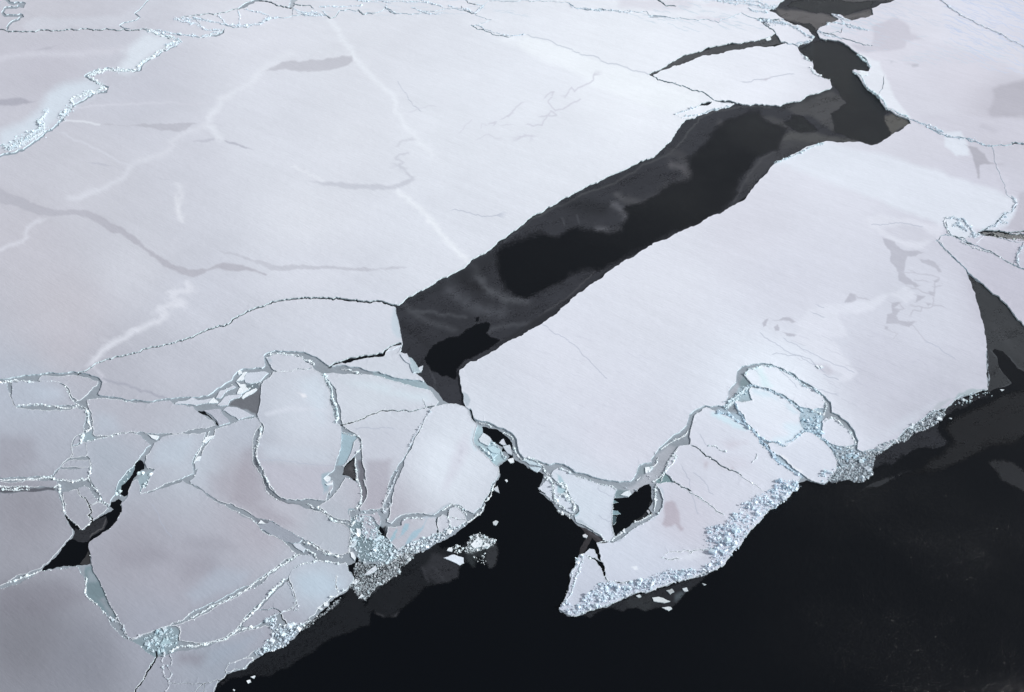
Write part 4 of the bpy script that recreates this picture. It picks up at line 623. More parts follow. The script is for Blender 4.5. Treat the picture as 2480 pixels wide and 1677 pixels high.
thin("smoky grey skin of new ice filling the long dark lead, swirled around the black pools",
 "R 150,905 222,905 Q 165,1515 430,1365 660,1230 850,1095 1000,985 1130,890 1290,795 1480,695 1680,610 1880,520 1965,455 C 0,950 120,810 160,765 220,755 330,705 480,655 700,670 850,645 1095,550 1060,500 960,400 880,330 870,300 980,250 930,180 690,70 790,0 850,-70 1500,-70 1530,0 1400,50 1370,110 1290,130 1100,160 1010,240 1110,255 1340,390 1340,460 1300,520 1400,620 1620,760 1620,810 1370,950 1200,925 1060,920 860,1000 730,1070 580,1230 450,1340 264,1437 Q 2246,965 2050,1055 1684,1257 R 2120,630 1860,820 1560,1070 1133,1320 H 1250,70 970,210 985,440 1040,640 960,600 780,560 540,310 480,240 R 380,1440 250,1340 200,1100", [
 "Q 850,1160 900,1110 1000,1070 1150,1030 1250,1065 1330,1010 1400,990 1500,1010 1600,1030 1700,1000 1745,930 1730,850 1850,830 1950,770 2040,700 2060,665 C 60,1180 190,1150 200,1080 180,1020 250,960 310,900 330,860 400,800 450,770 550,740 620,725 650,770 700,800 790,840 760,900 740,960 620,1000 560,1080 490,1150 480,1230 430,1300 340,1375 250,1430 Q 2150,985 2000,1050 1900,1085 1800,1140 1700,1190 1600,1230 1540,1270 1450,1265 1340,1300 1310,1350 1200,1390 1120,1440 1060,1470 980,1450 900,1390 870,1300",
 "R 480,1390 520,1310 600,1240 700,1190 790,1180 880,1110 950,1070 1040,1050 1075,1070 1060,1120 1030,1150 1080,1190 1160,1215 1100,1260 1050,1300 960,1350 850,1390 800,1440 770,1490 760,1560 H 900,310 780,280 650,220 600,140 580,80",
 "C 800,790 850,740 900,740 950,790 1000,840 920,845 850,820",
 "C 900,315 970,275 1050,258 1180,292 1250,345 1318,392 1328,440 1300,455 1235,448 1250,490 1300,540 1380,630 1440,710 1430,780 1470,870 1350,920 1230,890 1120,850 1110,790 1090,730 1200,660 1150,600 1090,520 980,450 970,400",
 "C 810,40 850,10 1000,0 1130,0 1240,20 1360,10 1340,50 1200,95 1100,100 940,70", "C 890,150 960,155 985,180 1000,210 960,205 920,180", "R 940,1010 975,1005 970,1040 950,1045"],
 D1, [("R 940,560 960,640 1010,700 1100,790 1220,850 1400,855", (112, 112, 116), 12, .9, 12), ("R 700,690 720,780 850,870 1000,940 1200,960", (94, 94, 99), 16, .9, 22), ("R 820,600 860,700 980,760", (44, 44, 48), 10, .8, 20), ("R 300,900 420,1000 600,1080 760,1120", (92, 92, 96), 9, .8, 9), ("R 280,1060 400,1150 500,1260", (46, 46, 50), 12, .6, 16), ("R 400,950 600,980 850,1010", (98, 98, 102), 5, .7, 6), ("R 1050,1150 1200,1080 1440,1060", (92, 92, 96), 6, .7, 8), ("R 1160,1220 1300,1190 1450,1060 1650,910 1850,760 1980,640 2090,530 2246,480", (92, 90, 92), 2, .75, 2.4),
  ("H 580,80 630,150 640,230 690,330 690,430", (86, 86, 90), 3, .7, 3), ("Q 1100,925 1290,840 1430,760 1650,690 1800,600 1950,520 2050,460 2150,340 2220,270 2230,220 C 240,760 330,720 480,690 700,690", (96, 95, 96), 2.5, .8, 2.6), ("Q 1090,930 1000,1010 900,1090 760,1180", (84, 84, 88), 2, .7, 2), ("Q 1640,830 1720,900 1740,970 1650,1020 1540,1000", (112, 110, 114), 8, .9, 12), ("Q 1660,760 1750,810 1850,825 1950,790 2000,730", (100, 98, 100), 8, .8, 10), ("Q 1300,830 1500,790 1620,830 1600,900 1450,900", (44, 45, 49), 12, .7, None), ("Q 2040,560 2130,600 2180,640", (108, 104, 106), 9, .8, 14), ("C 380,790 430,830 520,860 600,810", (100, 97, 98), 6, .8, 9), ("Q 1300,930 1310,970", (90, 90, 94), 2, .8, 3), ("Q 1395,900 1410,960", (88, 88, 92), 2, .8, 3), ("Q 1750,800 1850,830 1950,780 2040,690 2170,640 2150,540 2040,480", (84, 82, 84), 10, .6, 20),
  ("R 250,900 420,780 700,640 900,540 1100,380 1180,330 1200,400 1000,600 800,700", (48, 49, 53), 10, .6, None), ("R 1130,1230 1400,1080 1600,960 1780,830 1950,720 2246,520 2246,700 1560,1100 1200,1290", (50, 50, 54), 4, .85, None), ("C 800,690 1090,580 1200,660 1100,730 1120,850 960,740 850,730", (96, 94, 94), 5, .8, None), ("C 780,690 960,620 1080,580", (62, 62, 64), 3, .9, 8), ("C 760,900 830,840 1000,850 1230,890 1400,925 1060,910 900,935 750,950", (104, 102, 100), 6, .8, None), ("C 620,730 800,790 830,840 700,790", (92, 90, 90), 6, .7, None),
  ("C 1420,750 1500,720 1600,790 1470,870 1430,800", (112, 108, 102), 3, .9, None), ("C 730,50 800,70 1090,105 1240,90 1370,60 1350,110 1210,130 1010,200 900,150 780,120", (124, 118, 116), 4, .9, None), ("C 850,10 1200,-40 1500,0 1300,20", (116, 112, 112), 5, .8, None), ("C 540,1130 620,1020 740,960 760,900 1000,920 720,1060 560,1230", (78, 77, 80), 5, .8, None), ("C 730,970 650,1010 560,1120 500,1240 470,1290", (96, 94, 96), 2.5, .7, 3)], amp=.03, hf=(15, 3, 6, 5, 3, 2, 2))
thin("strip of dark new ice in the narrow curved lead", "W 235,655 420,555 640,460 850,400 1080,365 1280,325 1350,290 1400,365 1465,382 1200,415 800,485 430,610 290,665", (), (92, 91, 92), [("W 640,500 900,440 1200,370", (104, 102, 102), 3, .6, 4)])
thin("grey new ice plugging the small pond above the curved lead", "W 1185,165 1425,172 1420,182 1290,235 1235,208", (), (112, 110, 112))
thin("dark grey sheet in the narrow wedge of water at the right frame", "S 1770,550 1860,600 2246,990 2600,1390 2500,1500 2246,1350 2190,1320 2140,1250 2080,1190 2020,1170 2000,1190 2040,1250 2050,1310 2090,1370 2150,1440 2100,1470 1960,1510 1940,1200 1850,750", (), (68, 69, 71), [("S 1985,1180 2045,1260 2060,1330 2110,1380 2150,1440 2080,1470", (96, 98, 100), 1.5, .8, 2.2), ("S 2130,1230 2190,1310 2250,1352", (96, 98, 100), 1.5, .7, 2), ("S 2000,1000 2100,1100 2246,1250", (82, 82, 84), 10, .5, 10)])
thin("dark grey apron of new ice skirting the lower left ice edge, with smoke-like folds", "O 480,1330 560,1290 740,1150 1050,1130 1180,1138 1300,1060 1430,1010 1550,930 1680,870 1740,800 1850,720 2000,655 2324,565 I 10,1500 100,1572 280,1572 330,1490 430,1400 540,1300 600,1240 720,1210 860,1190 950,1130 980,1020 1030,980 1090,1030 1150,1030 1170,920 1230,980 1270,1040 1320,1050 1380,980 1395,850 1390,740 1350,690 1190,620 1100,650 980,740 900,770 760,780 740,700 600,760 400,850 200,950 0,1100 G 1960,1390 1800,1200 1700,1300 O 1560,540 1100,840 700,1060", (), (33, 35, 39),
 [("O 600,1190 900,1120 1180,1135 1430,1008 1680,868 1850,718 2324,568", (66, 64, 68), 3, .7, 4), ("I 20,1510 180,1570 330,1480 430,1400 540,1300 600,1240 860,1190", (74, 73, 76), 3, .8, 4), ("I 660,860 900,930 1000,1000 960,1120 860,1180 720,1200 560,1050", (60, 60, 64), 6, .8, None), ("I 550,1010 620,1160", (70, 70, 74), 4, .7, 6), ("I 660,1000 780,1140", (72, 72, 76), 4, .7, 5), ("I 1250,700 1390,740 1390,960 1310,1050 1240,980", (64, 65, 68), 4, .9, None), ("I 1040,800 1260,820 1200,930 1150,1020 1040,980", (56, 60, 62), 5, .8, None)], ef=9)
thin("murky underwater-looking ice fringe along the peninsula's rubble shore", "K 240,1195 300,1210 430,1232 560,1160 660,1120 740,1102 800,1130 900,1155 950,1120 1050,1110 1200,1155 1300,1120 1400,1100 1550,1100 1640,1030 1730,920 1800,870 1950,750 2080,640 2246,520 Z 1680,1225 1740,1165 1720,1180 K 2100,560 1700,700 1300,830 1000,880 600,1070", (), (46, 47, 51), [("K 1000,880 1300,860 1350,1000 1200,1130 1000,1080 900,1000", (58, 60, 62), 6, .8, None), ("K 1600,1000 1740,920 1700,860 1600,900", (96, 104, 108), 5, .8, None)], ef=7)
thin("charcoal new ice off the eastern shore, with a paler folded tongue", "M 100,1410 300,1430 640,1300 700,1260 820,1260 980,1150 1020,1110 1130,1065 1280,1085 1380,1060 1440,990 1380,930 1330,860 1330,800 1390,730 1480,680 1600,640 1700,570 1900,500 1800,420 1500,500 1000,820 600,1100 200,1250", (), (48, 49, 54), [("M 1130,1065 1280,1085 1200,1180 1110,1300 960,1330 1000,1180", (84, 84, 88), 4, .9, None), ("M 1290,1085 1380,1060 1440,990 1350,890 1320,820 1390,740 1480,670 1600,630", (78, 78, 80), 2, .8, 3), ("M 660,1350 700,1300 820,1265", (100, 100, 102), 2, .7, 3)], ef=7)
thin("wide dusky veil of new ice on the sea along the whole eastern shore", "M 380,1500 700,1380 950,1310 1150,1190 1300,1090 1430,980 1340,860 1400,740 1600,620 1900,480 2000,430 2246,380 2600,300 2600,900 2246,1000 2100,1080 1900,1100 1700,1180 1500,1290 1200,1370 900,1440 600,1520 420,1560", (), (32, 33, 36), [("M 450,1530 620,1480 800,1420 960,1330", (60, 60, 64), 4, .7, 3), ("M 500,1500 700,1440 850,1370", (54, 54, 58), 4, .6, 3)], z=.02, ef=22)
thin("dim triangular flake of new ice in the lower ocean at the right frame", "M 1830,1200 1920,1165 2120,1190 2246,1290 2500,1500 2246,1560 2000,1440 1880,1290", (), (44, 45, 48), [("M 1830,1200 1920,1165 2120,1190 2246,1300", (60, 60, 62), 2, .7, 2.5)], ef=9)
thin("long drifting ribbon of thin ice reaching from the fan of brash", "M 480,1490 600,1420 760,1370 960,1300 1110,1290 950,1340 800,1420 640,1500 560,1500 420,1560", (), (56, 57, 60), ef=6)
thin("grey slushy film in the corner between trapezoid floe and peninsula", "J 220,1030 330,1090 430,1150 560,1230 680,1310 640,1330 540,1320 470,1250 440,1320 400,1400 330,1490 290,1480 340,1350 400,1250 330,1130", (), (66, 62, 64), [("J 250,1040 400,1130 640,1290", (104, 98, 102), 4, .7, 6)])
thin("dark smoky film with a paler curl in the four-sided black hole", "J 1250,850 1230,800 1290,700 1290,920 1200,990 1050,1050 1000,1050 1150,950 1200,880", (), (48, 49, 52), [("J 1220,830 1160,860 1180,960 1100,1030", (74, 72, 76), 2, .7, 3)], ef=4)
thin("brownish skin of ice across the arm of the star-shaped pool", "E 900,600 990,530 1060,480 1150,450 1170,520 1130,600 1000,670 960,730 850,730 780,700 800,640 820,580 850,600", (), (56, 56, 60), [("E 1150,490 1120,580 980,680", (120, 116, 116), 1.5, .8, 2), ("E 790,710 860,740 950,735", (84, 84, 88), 1.5, .6, 2)])
thin("dull triangular film at the foot of the star-shaped pool", "E 960,820 990,870 1000,990 900,990 870,970 930,900", (), (68, 66, 66))
thin("grey mushy sheet in the mouth of the wide crack", "F 1540,190 1600,150 1610,170 1480,215 1440,205", (), (100, 106, 112))
thin("rusty grey slush in the dark triangular gap beside the shield-shaped floe", "F 1690,1330 1720,1290 1830,1170 1865,1400 1780,1370", (), (84, 82, 84), [("F 1760,1290 1800,1250 1840,1330", (116, 112, 112), 4, .7, None)])
for lab, s_, c_ in [("dark slush under the wide belt of brash at the lower left ice edge", "G 1815,1085 1840,960 1900,940 2050,990 2140,960 I 220,940 400,840 500,840 440,930 320,1000 310,1090 180,1170 0,1310 G 1960,1385 1860,1340 1830,1260 1770,1240 1840,1130", (72, 74, 78)),
                    ("grey slush lens under the drifting clump of brash in the ocean", "I 1000,860 1040,740 1100,650 1180,630 1260,670 1370,700 1340,790 1200,830 1080,875", (92, 96, 98)),
                    ("pale slush apron under the brash fan east of the right-hand cluster", "M 170,1100 430,1100 560,1160 625,1160 600,1290 610,1350 480,1450 330,1415 170,1450 90,1430 200,1300", (118, 124, 130)),
                    ("narrow slush belt beside the pushed-up heap of rubble", "O 1490,620 1640,470 1850,310 1985,205 1975,275 1840,385 1720,465 1600,575 1540,595", (84, 86, 90)),
                    ("narrow slush belt under the brash along the eastern shore", "M 430,1100 620,1080 760,1000 860,990 960,850 1060,800 1200,690 1390,640 1390,720 1300,790 1100,890 1050,890 960,990 890,1000 700,1110 560,1180", (112, 116, 120))]:
    thin(lab, s_, (), c_, (), z=.045, amp=.09, name='slush_patch', ef=4)
# ------------------------------------------------------------------ rubble: ridges, brash fields
WHITE, BLUE, MURK = (236, 241, 247), (224, 234, 247), (200, 203, 208)
def on_line(s_, w_, size, dens, seed=1):
    q = rough(pts(s_), False, .06, 3, seed); L = np.hypot(*np.diff(q, axis=0).T); tot = L.sum(); n = int(tot/size*dens)
    c = np.r_[0, np.cumsum(L)]; t_ = RNG.uniform(0, tot, n)
    t_ = t_[RNG.uniform(0, 1, n) < .55+.5*np.sin(t_*.09+seed)*np.sin(t_*.037+2*seed)+.35]
    p = np.column_stack([np.interp(t_, c, q[:, 0]), np.interp(t_, c, q[:, 1])])
    ww = w_*(.62+.5*np.sin(t_*.06+seed*3)*np.sin(t_*.023+seed)+.12*np.sin(t_*.21)); return p+np.clip(RNG.normal(0, .36, (len(p), 2)), -1, 1)*ww[:, None]*.7
def on_area(s_, size, dens, seed=1):
    P_ = rough(pts(s_), True, .09, 5, seed); mn, mx = P_.min(0), P_.max(0); A = abs(np.sum(P_[:, 0]*np.roll(P_[:, 1], 1)-P_[:, 1]*np.roll(P_[:, 0], 1))/2)
    n = int(A/size**2*dens*(np.prod(mx-mn)/A)); p = RNG.uniform(mn, mx, (n, 2)); return p[inside(p, P_)]
def rubble(p, size, tint, pile, sig=.58, flat=(.3, .85), tilt=.3, big=3.4):
    tint = tuple(min(250, c+(4 if min(tint) > 185 else 0)) for c in tint)
    w = world(p); s_ = np.minimum(size*RNG.lognormal(-.25, sig if size < 8 else .25, len(p)), size*(big if size < 8 else 1.3))*mpp(p)
    z = ground(w)+np.abs(RNG.normal(0, 1, len(p)))*pile-.05
    return blocks(w, s_, z, tint, flat, tilt, dark=.05)
RIDGES = [
("crumbly white block row along the top edge of the small rectangular floe", ["D 0,350 60,350 130,330 200,335 300,345 385,350"], 6, 4.5, 2.2, WHITE),
("beaded rubble line along the bottom edge of the small rectangular floe", ["D 210,608 380,598 500,600 620,608 700,628 840,612"], 5, 3.4, 2.2, WHITE),
("short rubble curve down the right side of the small rectangular floe", ["D 690,380 730,420 760,500 810,570 850,600 930,630 950,680"], 3.5, 3, 1.8, WHITE),
("broken rubble column in the slush east of the large lilac-grey floe", ["D 945,660 962,700 962,780 990,850 945,885", "D 905,905 905,960 880,1010"], 8, 4.2, 2.4, WHITE),
("upper of two parallel rubble lines running off the left frame", ["D 0,1405 150,1410 300,1402 450,1390 580,1383"], 5, 3.6, 2.6, WHITE),
("lower of two parallel rubble lines running off the left frame", ["D 0,1488 130,1512 240,1482 330,1500", "D 0,1525 150,1528 320,1516", "D 580,1500 640,1460 660,1500"], 3.5, 3, 1.8, WHITE),
("ragged rubble border round the kite-shaped floe", ["D 580,1395 700,1410 820,1422 940,1400 970,1380", "D 985,1190 995,1260 985,1340 960,1390"], 5, 3.4, 2.4, WHITE),
("thin rubble thread down the west side of the triangular cracked floe", ["D 640,1450 655,1500 650,1550 E 650,150 670,250 690,340 710,440"], 4, 3, 2, WHITE),
("rubble thread between the triangular cracked floe and the tall tapering floe", ["D 965,1385 1000,1470 1060,1520 1090,1565 E 1110,290 1190,345"], 4.5, 4, 2, WHITE),
("short rubble line above the tall tapering pale floe", ["D 940,990 1070,968 1200,942 1330,912"], 2.5, 2.6, 1.5, WHITE),
("small rubble chain in the channel west of the dusky banded floe", ["F 260,880 200,1000 160,1080 110,1160 90,1230"], 4, 3, 1.6, WHITE),
("dense white rubble bead on the upper left flank of the shield-shaped floe", ["F 830,830 812,930 790,1000 765,1065"], 9, 4.2, 3.8, WHITE),
("jagged rubble trim on the lower left flank of the shield-shaped floe", ["F 770,1070 775,1180 830,1280 860,1350 900,1450 980,1560 G 975,200"], 3.6, 3.4, 2.2, WHITE),
("chain of tilted plates down the right flank of the shield-shaped floe", ["F 1500,270 1560,370 1590,470 1610,560 1640,650 1660,740 1620,800"], 8, 7, 3.2, (226, 240, 248)),
("tumbled plates round the right shoulder of the bright cap floe", ["F 900,45 1020,35 1180,45 1280,90", "F 1290,110 1370,130 1400,180"], 7, 5.5, 2.4, WHITE),
("sparse white blocks on the rim above the floe with the sinuous crack", ["F 1680,200 1740,215 1830,235 1920,270"], 6, 5, 1.8, WHITE),
("thin bent rubble line round the blue slush beside the shield-shaped floe", ["F 1700,900 1860,920 1915,980 1910,1070 1850,1130"], 3.5, 3.2, 2, WHITE),
("upright rubble rope right of the dark triangular gap", ["F 1840,1150 1850,1280 1870,1400 G 1870,80 1910,200 1900,310 1860,390"], 5.5, 3.8, 3, WHITE),
("slanting rubble line south-east of the shield-shaped floe's foot", ["G 1320,325 1450,385 1530,420 1580,490 1640,515 1700,525 1800,560 1830,520"], 5, 3.6, 2.6, WHITE),
("knotted rubble at the left border of the blue rubble patch", ["G 1780,590 1810,640 1900,690", "G 1800,690 1790,780 1770,860", "G 1860,440 1850,500 1800,570"], 6, 4, 2.4, WHITE),
("scattered white rubble line above the pale blue coastal floe", ["G 1290,745 1400,790 1480,830 1560,870 1650,890 1710,900", "G 1310,820 1400,870 1430,930"], 7, 3.8, 2.6, WHITE),
("long straight rubble ridge under the biggest mottled floe", ["G 1240,870 1160,920 1080,970 960,1050 860,1120 760,1175 680,1240 600,1290 500,1340 400,1390 300,1430 200,1490 60,1560"], 4.2, 3.4, 2.8, WHITE),
("second diagonal rubble ridge, left of the triangular lilac floe", ["O 1350,20 1280,90 1200,150 1100,270 1000,390 930,460 880,500"], 6, 4, 2.8, WHITE),
("faint rubble bend between the triangular lilac floe and the pale blue coastal floe", ["O 1380,30 1420,120 1460,230 1470,300 1510,330", "O 1510,365 1380,370 1310,400 1200,440"], 3.5, 3, 2.2, (210, 214, 224)),
("wavy rubble ridge above the lowest floes, ending at the heap", ["O 40,840 150,780 300,770 470,755 620,715 720,670 790,610 850,580 950,570 1050,565"], 5, 3.8, 3, WHITE),
("low rubble rim along the top of the pale blue coastal floe", ["G 1230,990 1320,970 1450,945 1560,960 1670,980"], 3.5, 3, 2.4, WHITE),
("rope-like rubble rim on the left bank of the teal slush wedge", ["N 975,0 965,80 960,180 1010,240 1110,320"], 3.4, 3, 3, WHITE),
("rubble knot at the narrow end of the teal slush wedge", ["N 1180,400 1270,480 1330,500 1390,540 1410,640 1490,700 1600,660"], 5, 4, 2.6, (214, 218, 228)),
("twin dribbles of blocks running down from the bluish rubble star", ["N 1855,850 1830,960", "N 1910,850 1940,930 1930,1000", "N 1850,980 1840,1060 1860,1130 1905,1170 1910,1230 1870,1290", "N 1890,1000 1940,1090 1910,1170"], 4, 3.6, 1.7, (214, 217, 227)),
("powdery grey seam on the left edge of the bright slanting floe", ["H 630,670 560,790 500,890 440,980 400,1060", "H 290,1300 250,1400 210,1500 185,1572"], 5, 3, 2.2, (204, 210, 222)),
("lumpy grey seam from the slanting floe's foot down to the blue rubble patch", ["G 2240,130 2200,230 2160,300 2150,420", "G 2240,320 2170,400"], 10, 4.5, 2.4, (206, 212, 222)),
("rubble string leading from the star-shaped pool to the left frame", ["E 450,1050 380,1080 260,1120 150,1160 80,1185"], 4, 4, 2, WHITE),
("snaking pressure ridge of the upper left, its top hook", ["A 1000,212 1090,245 1190,270 1228,295 1150,312", "A 1150,315 1030,400 950,450 940,480"], 10, 3, 3.6, (232, 240, 247)),
("snaking pressure ridge of the upper left, its S-bend", ["A 925,486 740,474 600,520", "A 720,480 620,520", "A 600,530 700,590 720,610 600,640 520,670 480,690 510,720"], 11, 3.2, 3.8, (232, 240, 247)),
("snaking pressure ridge of the upper left, its wide tail at the frame", ["A 490,730 430,790 420,820", "A 330,760 260,840 300,870 200,930 100,1010 0,1000", "A 300,900 200,960 60,1030"], 24, 3.4, 4.2, (222, 233, 243)),
("leaf-shaped rubble outline of the small floe at the top left", ["U 370,350 520,385 700,410 860,440 960,410 1080,360 1060,345 930,350"], 4, 2.6, 3, BLUE),
("rubble tongue curling under the small floes at the top left", ["U 250,340 400,380 560,435 640,480 600,510 450,520"], 7, 2.8, 3, BLUE),
("rubble wall between two leaf-shaped floes at the top left", ["U 560,225 700,255 830,285 930,345", "U 660,220 780,240"], 9, 3, 3.2, BLUE),
("long bluish rubble hem under the bright floe at the top left", ["U 790,212 960,250 1100,285 1200,300 1350,310 1500,290 1600,240 1740,205", "U 1560,250 1700,210"], 6, 2.8, 3.4, BLUE),
("fine cross ridges on the bright floe at the top left", ["U 1360,120 1500,150 1640,195", "U 1280,130 1310,200 1300,290", "U 1060,180 1110,230 1160,290"], 4, 2.4, 2.4, BLUE),
("blue rubble hem below the tiny black notch at the top edge", ["U 1900,110 2000,150 2100,165 2240,175", "U 1950,155 2090,185 2240,190"], 5, 2.6, 3, BLUE),
("scalloped rubble line at the top, left of centre", ["V 110,90 250,85 400,90 550,85 600,70", "V 150,140 200,195", "V 490,5 600,35 740,30 880,40 920,50"], 3.5, 2.4, 3, BLUE),
("thin bluish ridge crossing the top centre", ["V 900,30 1100,38 1350,45 1500,98", "V 1200,0 1340,40 1390,70", "V 1150,100 1300,160 1500,150", "V 860,60 860,110 960,160"], 2.8, 2.2, 2.6, BLUE),
("dark-edged rubble spur at the top, right of centre", ["V 1560,75 1700,105 1860,160 1890,130 1960,85 1880,70", "B 1620,30 1660,60 1780,75 1950,80 2050,85"], 4, 2.4, 2.8, BLUE),
("tiny cyan lip on the tongue of the bright northern band", ["B 960,180 1100,225 1220,252 1320,245"], 2.2, 2, 2.4, BLUE),
("broken white lip on the west bank of the upper dark lead", ["C 890,345 940,395 970,405", "C 960,440 980,480 1020,495 1080,520"], 4, 3, 2.6, WHITE),
("rubble bank on the narrows west of the upper dark lead", ["C 640,130 720,150 830,170 900,210 970,250", "C 870,285 960,265", "C 620,135 800,165"], 8, 3.2, 3, BLUE),
("rubble rim on the small angular floe east of the narrows", ["C 1000,205 1080,240 1160,265", "C 1010,190 1070,165"], 5, 2.8, 2.8, BLUE),
("long rough white bank on the east side of the upper dark lead", ["C 1230,460 1290,510 1330,580 1400,630 1440,690 1500,720 1590,770", "C 1260,350 1320,400 1340,440"], 6, 3.2, 2.8, (222, 238, 246)),
("cyan-white rubble rims of the narrow tongue at the lead's north-west shoulder", ["C 85,740 150,718 230,692", "C 130,762 240,742 330,706 440,686"], 3.5, 2.8, 2.6, BLUE),
("short blue-white rubble bank on the lead's south shore", ["C 725,1052 840,1010 960,950 1040,925"], 8, 3.4, 3, (222, 236, 246)),
("small spiky rubble spit sticking into the topmost pool", ["C 1095,92 1170,130 1215,140", "C 1150,130 1200,180 1300,190", "C 1060,150 1200,165 1330,200"], 6, 2.6, 2.4, BLUE),
("blue rubble tangle in the top corner west of the topmost pool", ["C 250,-10 500,30 700,62 745,45", "C 400,0 620,20 730,60", "C 560,60 690,90"], 9, 2.8, 2.8, BLUE),
("long straight hairline ridge crossing the upper right corner", ["T 1560,0 1700,100 1850,190 2000,260 2150,340 2250,392"], 2.6, 2.2, 3.4, (228, 232, 242)),
("pale blue rubble seam running east from the dark lead's right-hand tip", ["T 1355,965 1450,1010 1590,1085 1780,1115 1900,1162 2000,1178", "T 1440,1000 1600,1070"], 6, 3, 2.6, BLUE),
("comb-like blue ridge west of the brown slush lane", ["S 1760,165 1800,220 1840,270 1860,310", "S 1820,310 1900,290", "S 1650,170 1700,160 1760,190", "S 1690,220 1780,240 1800,270"], 12, 3, 2.6, BLUE),
("comb-like blue ridge north of the brown slush lane", ["S 2090,140 2030,210 1960,250", "S 2150,5 2185,55 2150,110 2080,140", "S 2060,200 2110,205", "S 2080,150 2110,155"], 12, 3, 2.4, BLUE),
("short blue ridge at the right frame below the brown slush lane", ["S 2235,370 2190,450 2205,540"], 11, 3.2, 2.6, BLUE),
("wiry rim of the small patchwork floe at the right", ["S 1640,155 1620,200 1650,280 1700,310 1790,335", "S 1740,345 1850,400 1900,412 2050,468 2190,540", "S 1570,340 1620,390 1680,460"], 2.2, 2.2, 2, WHITE),
("white rubble cornice on the north-west rim of the hairline-cracked floe", ["L 905,265 960,205 1060,195 1100,160 1230,180"], 3.6, 3.2, 3.2, (226, 240, 247)),
("white rubble cornice on the north-east rim of the hairline-cracked floe", ["L 1200,165 1340,230 1470,310 1560,395 1650,425 1730,480", "L 1480,320 1570,400"], 4.6, 3.6, 3.4, (222, 236, 247)),
("rope of blue-white rubble between hairline-cracked floe and rounded floe", ["L 940,385 1060,400 1170,430 1300,490 1400,550 1500,630 1560,680"], 6.5, 3.8, 4, (214, 232, 246)),
("wide tangle of rubble at the west end of the right-hand cluster", ["L 700,640 760,560 830,500 900,430 960,400", "L 720,620 850,520"], 16, 4, 4.2, (216, 232, 242)),
("rope of blue rubble between rounded floe and peninsula floe", ["L 600,660 700,700 800,750 900,810 1000,880 1060,950 1120,980", "L 800,560 850,680 920,780"], 7.5, 4, 4.2, (206, 226, 243)),
("blue rubble hem along the south rim of the rounded floe", ["L 1120,980 1200,1000 1350,1045", "L 1360,1010 1480,950 1540,880 1640,890"], 7, 4, 3.2, (208, 228, 244)),
("long blue rubble rope down to the sea, left of the pentagonal floe", ["L 1060,960 1170,1080 1220,1140 1320,1240 1430,1310 1540,1385", "L 1300,1230 1400,1300"], 8, 4.4, 3.8, (204, 224, 243)),
("blue rubble seam between pentagonal floe and small oval floe", ["L 1640,890 1750,960 1850,1050 1910,1110"], 8, 4, 4, (208, 228, 243)),
("rubble beads round the east rim of the small oval floe", ["L 1850,735 1950,800 2050,890 2110,990 2115,1040", "L 1790,780 1860,740", "L 2000,1050 2100,1060"], 5, 3.6, 3, WHITE),
("rubble beads west of the peninsula floe, along the slushy channel", ["L 170,1150 130,1240 60,1310 20,1380 0,1430", "L 300,870 200,960 50,1040 0,1080", "L 120,1160 190,1165"], 5, 4, 2.2, WHITE),
("tiny zigzag ridge on the top of the peninsula floe", ["L 520,1050 600,1050 640,1095 730,1105", "L 1040,1130 1040,1180 990,1230"], 3, 3, 2.4, WHITE),
("small rubble knot at the east tip of the hairline-cracked floe", ["L 1770,550 1805,600 1780,700 1640,655"], 5, 3.6, 3, WHITE),
("double rubble line down the west tip of the peninsula floe", ["K 325,380 330,480 300,580 250,690 220,780 200,880 150,960 90,1050", "K 270,430 250,530 190,610 200,680"], 7, 4.6, 2.8, (222, 232, 242)),
("rubble line on the channel bank north of the four-sided black hole", ["J 1640,60 1560,150 1500,230 1470,350 1400,430 1300,500", "J 1530,180 1640,160"], 5.5, 3.8, 2.6, WHITE),
("white rubble pillar on the east bank of the four-sided black hole", ["J 1340,560 1330,680 1330,800 1310,890"], 6.5, 4.2, 3.6, WHITE),
("frayed white lip on the south bank of the four-sided black hole", ["J 1290,940 1150,1010 1050,1050", "J 900,1170 790,1250 740,1310", "J 660,1310 540,1325"], 4.5, 3.6, 2.6, WHITE),
("loose rubble by the semicircular slush bay north of the hole", ["J 1370,160 1340,260 1270,320 1200,385", "J 1130,430 1080,480"], 5, 3.6, 1.8, WHITE),
("thin white rubble crest on the top edge of the trapezoid floe", ["J 0,305 120,360 240,410 380,455 540,520 680,555 800,600"], 2.6, 2.8, 2.2, WHITE),
("churned rubble heap on the west side of the trapezoid floe", ["J 0,520 100,530 130,600 110,660", "J 0,690 80,670 150,720 230,820 210,900", "J 0,890 90,920 190,970"], 10, 4.6, 3, WHITE),
("white block line climbing the round-cornered slab by the inlet", ["I 1900,20 1960,100 1980,200 2000,300 2100,380", "I 1990,100 2100,150 2120,110"], 8, 4.6, 2.8, WHITE),
("white rubble fringe at the north-west end of the black inlet", ["H 1170,785 1300,835", "H 1430,900 1540,945 1530,970"], 5, 4.4, 2.4, WHITE),
("rubble necklace along the north-east bank of the black inlet", ["H 1540,1030 1570,1120 1620,1190 1740,1190 1840,1240", "H 1860,1260 1910,1340 1970,1370"], 6, 4.2, 2.6, WHITE),
("jumbled shards on the west bank of the black inlet", ["H 1290,990 1400,1080 1450,1190", "H 1170,1040 1290,1140 1330,1190"], 9, 4.6, 2, (216, 234, 243)),
("frayed lip on the seaward side of the bright slanting floe", ["I 1040,530 1110,480 1190,420 1235,330", "I 1230,300 1300,230 1320,140 1350,100", "I 1040,450 980,360 900,340 860,330 760,400"], 5, 3.8, 2.4, WHITE),
("broken lip around the cluster of slabs beside the water", ["I 330,500 400,480 500,480 560,500", "I 840,500 860,590 720,650"], 4, 3.4, 2, WHITE),
]
